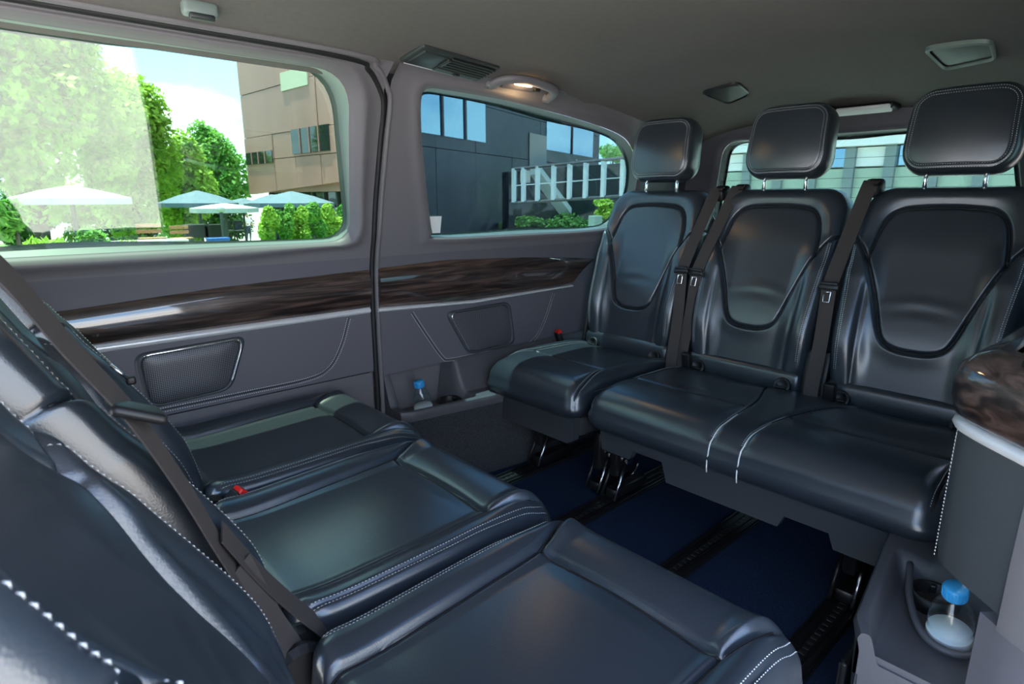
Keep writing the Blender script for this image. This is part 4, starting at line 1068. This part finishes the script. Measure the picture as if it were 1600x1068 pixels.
for i, (px, lab) in enumerate(((30, 'leftmost dark hedge shrub behind the white umbrella'), (110, 'dark hedge shrub below the white umbrella'), (190, 'dark hedge shrub right of the white umbrella'), (270, 'hedge shrub under the left blue umbrella'), (345, 'hedge shrub beside the standing people'))):
    tree(lab, px, 338, 66, 62, 44-i, 'leaf_deep' if i % 2 == 0 else 'leaf_bright', 5000, .14, 'hedge_shrub', 'shrub', 'hedge behind the terrace', 10, False)
for px, py, rx, ry, Y, n, mt, lab in ((20, 345, 30, 40, 9, 900, 'leaf_mid', 'leafy bush at the far left below the window edge'), (140, 378, 30, 20, 9, 700, 'leaf_mid', 'round green bush in front of the terrace planter'), (75, 390, 45, 16, 8, 700, 'leaf_bright', 'low yellow-green bush at the window sill'), (195, 385, 22, 8, 10, 350, 'leaf_bright', 'small yellow-green plant beside the bench')):
    tree(lab, px, py, rx, ry, Y, mt, n, .07, 'garden_bush', 'bush', 'bushes near the van', 8, False)
for i, px in enumerate((420, 444, 468, 492, 516, 540)):
    tree(['leftmost bamboo clump of the row beside the people', 'second bamboo clump from the people', 'third bamboo clump from the people', 'third bamboo clump from the window pillar', 'second bamboo clump from the window pillar', 'bamboo clump closest to the window pillar'][i], px, 348, 19, 38, 17.5+.2*i, 'leaf_bright' if i % 2 == 0 else 'leaf_mid', 2400, .075, 'bamboo_clump', 'bamboo', 'bamboo row in front of the glazing', 9, True)
for lab, px, i in BACK: tree(lab, px, 352-3*i, 30, 22, 20-1.3*i-1.2, 'leaf_deep', 900, .10, 'pavilion_shrub', 'shrub', 'shrubs behind the pavilion posts', 8, False)
tree('bright bush growing among the pavilion posts', 945, 325, 20, 16, 15, 'leaf_bright', 500, .1, 'garden_bush', 'bush', 'bushes near the van', 6, False)
o = MB().box(at(960, 345, 18)+Vector((4, 5, -.3)), (14, 10, .3)).build('lawn', 'grass'); struct(o)
o = MB().grid([[(x, y, gz(y)+.05) for y in (11, 20, 30, 45, 70)] for x in (-30, -10, 0, 11.3)]).build('lawn', 'grass'); struct(o, 'green planted ground behind the terrace')
# --- umbrellas
def umbrella(label, px, py, hw, drop, Y, mt, seg=8, name='parasol'):
    a = at(px, py, Y); k = abs((at(px+10, py, Y)-a).length)/10; ez = abs(at(px, py+10, Y).z-a.z)/10
    base = Vector((a.x, a.y, gz(Y))); r = thing(name, label, 'umbrella', base, group='umbrellas on the terrace'); z = a.z-base.z; R = hw*k; dz = drop*ez
    ring = [Vector((R*math.cos(2*math.pi*(i+.5)/seg), R*math.sin(2*math.pi*(i+.5)/seg), z-dz)) for i in range(seg)]
    mid = [Vector((v.x*.5, v.y*.5, z-dz*.42)) for v in ring]; low = [v+Vector((0, 0, -.14)) for v in ring]
    for i in range(seg):
        j = (i+1) % seg; MB().add([Vector((0, 0, z)), mid[i], mid[j], ring[i], ring[j], low[i], low[j]], [(0, 1, 2), (1, 3, 4, 2), (3, 5, 6, 4)]).build('canopy_panel', mt, r)
        MB().tube([mid[i]*1.0+Vector((0, 0, -.02)), ring[i]+Vector((0, 0, -.02))], .012, 4).build('rib', 'pole', r)
    MB().tube([(0, 0, 0), (0, 0, z)], .05, 8).build('pole', 'pole', r); MB().lathe([(.4, 0), (.4, .08), (.06, .12)], 16).build('base', 'concrete', r)
umbrella('large white umbrella in the hazy left part of the front window', 108, 289, 100, 20, 17, 'canvas_white')
umbrella('blue-grey umbrella in front of the trees, left of the copper building', 308, 297, 62, 20, 24, 'canvas_blue')
umbrella('small grey umbrella half hidden behind the blue ones', 378, 309, 36, 11, 30, 'canvas_blue')
umbrella('flat pale umbrella hanging low between the blue ones', 350, 317, 52, 8, 21, 'canvas_white')
umbrella('blue-grey umbrella overlapping the copper building', 425, 303, 42, 15, 26, 'canvas_blue')
umbrella('wide blue-grey umbrella above the bamboo row', 455, 298, 62, 19, 22, 'canvas_blue')
umbrella('white umbrella cut off by the left picture edge', -22, 338, 42, 12, 15, 'canvas_white')
# --- terrace furniture
def bench(label, px, py, w, Y):
    a = at(px, py, Y); k = (at(px+10, py, Y)-a).length/10; L = w*k; r = thing('garden_bench', label, 'bench', (a.x, a.y, a.z-.45), group='terrace benches')
    for i in range(3): MB().rbox((0, -.12+.13*i, .45), (L, .11, .04), .008).build('seat_slat', 'timber', r)
    for i in range(2): MB().rbox((0, .26, .62+.14*i), (L, .03, .10), .008).build('back_slat', 'timber', r)
    for s_ in (-1, 1): MB().box((s_*L*.42, .05, .22), (.08, .45, .44)).build('leg', 'pole', r)
bench('brown timber bench below the blue-grey umbrella', 285, 372, 30, 20)
bench('brown timber bench on the pale wall near the hazy edge', 238, 372, 40, 18)
o = MB().rbox(at(228, 385, 12), (1.3, .35, .22), .02).build('planter_wall', 'concrete'); tag(o, 'low pale concrete wall just above the window sill', 'wall')
for px, w, lab in ((306, .7, 'dark planter box left of the lamp post'), (332, .6, 'dark planter box closest to the lamp post')):
    r = thing('terrace_planter', lab, 'planter', at(px, 366, 22), group='dark planters'); MB().rbox((0, 0, .1), (w, .4, .4), .02).build('box', 'plant_dark', r); MB().rbox((0, 0, .31), (w*1.04, .44, .04), .01).build('rim', 'pole', r)
r = thing('cool_box', 'bright blue box on the terrace floor beside the lamp post', 'box', at(341, 378, 16)); MB().rbox((0, 0, .02), (.48, .3, .12), .02).build('body', 'crate_blue', r, auto=40); MB().rbox((0, 0, .09), (.5, .32, .035), .01).build('lid', 'crate_blue', r, auto=40)
a = at(350, 372, 19); r = thing('lamp_post', 'dark post with a round white lamp under the flat umbrella', 'lamp post', a)
h = at(350, 331, 19).z-a.z; MB().tube([(0, 0, -.3), (0, 0, h)], .05, 8).build('pole', 'pole', r); MB().lathe([(.03, h-.02), (.10, h+.03), (.12, h+.09), (.08, h+.16), (.01, h+.18)], 14).build('globe', 'canvas_white', r, smooth=True)
def chair(label, px, Y):
    a = at(px, 374, Y); r = thing('terrace_chair', label, 'chair', a, group='terrace chairs')
    MB().rbox((0, 0, .45), (.45, .45, .04), .01).build('seat', 'pole', r); MB().rbox((0, .22, .72), (.45, .03, .45), .01).build('backrest', 'pole', r)
    for sx in (-.2, .2):
        for sy in (-.2, .2): MB().box((sx, sy, .22), (.03, .03, .44)).build('leg', 'pole', r)
chair('dark terrace chair left of the standing person', 358, 32); chair('dark terrace chair nearest the standing person', 376, 32)
# --- people on the terrace
def person(label, px, pyt, pyb, Y, turn=0.):
    f = at(px, pyb, Y); hgt = at(px, pyt, Y).z-f.z; s_ = hgt/1.75
    r = thing('person', label, 'person', f, turn)
    J = dict(pel=(0, 0, .95), wai=(0, 0, 1.10), che=(0, 0, 1.35), nec=(0, 0, 1.50), hd0=(0, -.01, 1.58), hd1=(0, -.015, 1.68), hl=(.09, 0, .92), hr=(-.09, 0, .92), kl=(.11, -.03, .50), kr=(-.10, .02, .50), al=(.11, .03, .08), ar=(-.11, .06, .08), tl=(.12, -.10, .04), trr=(-.12, -.07, .04), sl=(.19, 0, 1.42), sr=(-.19, 0, 1.42), el=(.25, .02, 1.16), er=(-.24, -.06, 1.17), wl=(.22, -.16, 1.02), wr=(-.17, -.22, 1.10), fl=(.20, -.24, .98), fr=(-.13, -.30, 1.12))
    Rr = dict(pel=.135, wai=.125, che=.15, nec=.055, hd0=.085, hd1=.09, hl=.10, hr=.10, kl=.065, kr=.065, al=.042, ar=.042, tl=.035, trr=.035, sl=.065, sr=.065, el=.045, er=.045, wl=.032, wr=.032, fl=.03, fr=.03)
    E_ = [('pel', 'wai'), ('wai', 'che'), ('che', 'nec'), ('nec', 'hd0'), ('hd0', 'hd1'), ('pel', 'hl'), ('pel', 'hr'), ('hl', 'kl'), ('hr', 'kr'), ('kl', 'al'), ('kr', 'ar'), ('al', 'tl'), ('ar', 'trr'), ('che', 'sl'), ('che', 'sr'), ('sl', 'el'), ('sr', 'er'), ('el', 'wl'), ('er', 'wr'), ('wl', 'fl'), ('wr', 'fr')]
    K = list(J); me = bpy.data.meshes.new('body'); me.from_pydata([tuple(c*s_ for c in J[k]) for k in K], [(K.index(a), K.index(b)) for a, b in E_], []); me.update()
    o = bpy.data.objects.new('body', me); COL.objects.link(o); sk = o.modifiers.new('skin', 'SKIN'); o.modifiers.new('sub', 'SUBSURF').levels = 1
    for i, k in enumerate(K): me.skin_vertices[0].data[i].radius = (Rr[k]*s_, Rr[k]*s_); me.skin_vertices[0].data[i].use_root = (k == 'pel')
    dg = bpy.context.evaluated_depsgraph_get(); m2 = bpy.data.meshes.new_from_object(o.evaluated_get(dg)); bpy.data.objects.remove(o)
    for mt in ('skin', 'shirt', 'trousers', 'hair', 'pole'): m2.materials.append(MATS[mt])
    for p in m2.polygons:
        c = p.center/s_; p.use_smooth = True
        if c.z > 1.66 or (c.z > 1.58 and c.y > .02): p.material_index = 3
        elif c.z > 1.49: p.material_index = 0
        elif c.z > .98: p.material_index = 0 if (abs(c.x) > .14 and c.z < 1.25 and c.y < -.02) else 1
        elif c.z > .09: p.material_index = 0 if abs(c.x) > .19 else 2
        else: p.material_index = 4
    obj('body', m2, None, r)
person('person in white shirt and dark trousers standing left of the bamboo', 390, 333, 378, 36, .4)
person('person in white shirt half hidden behind the bamboo row', 444, 338, 378, 33, 2.4)
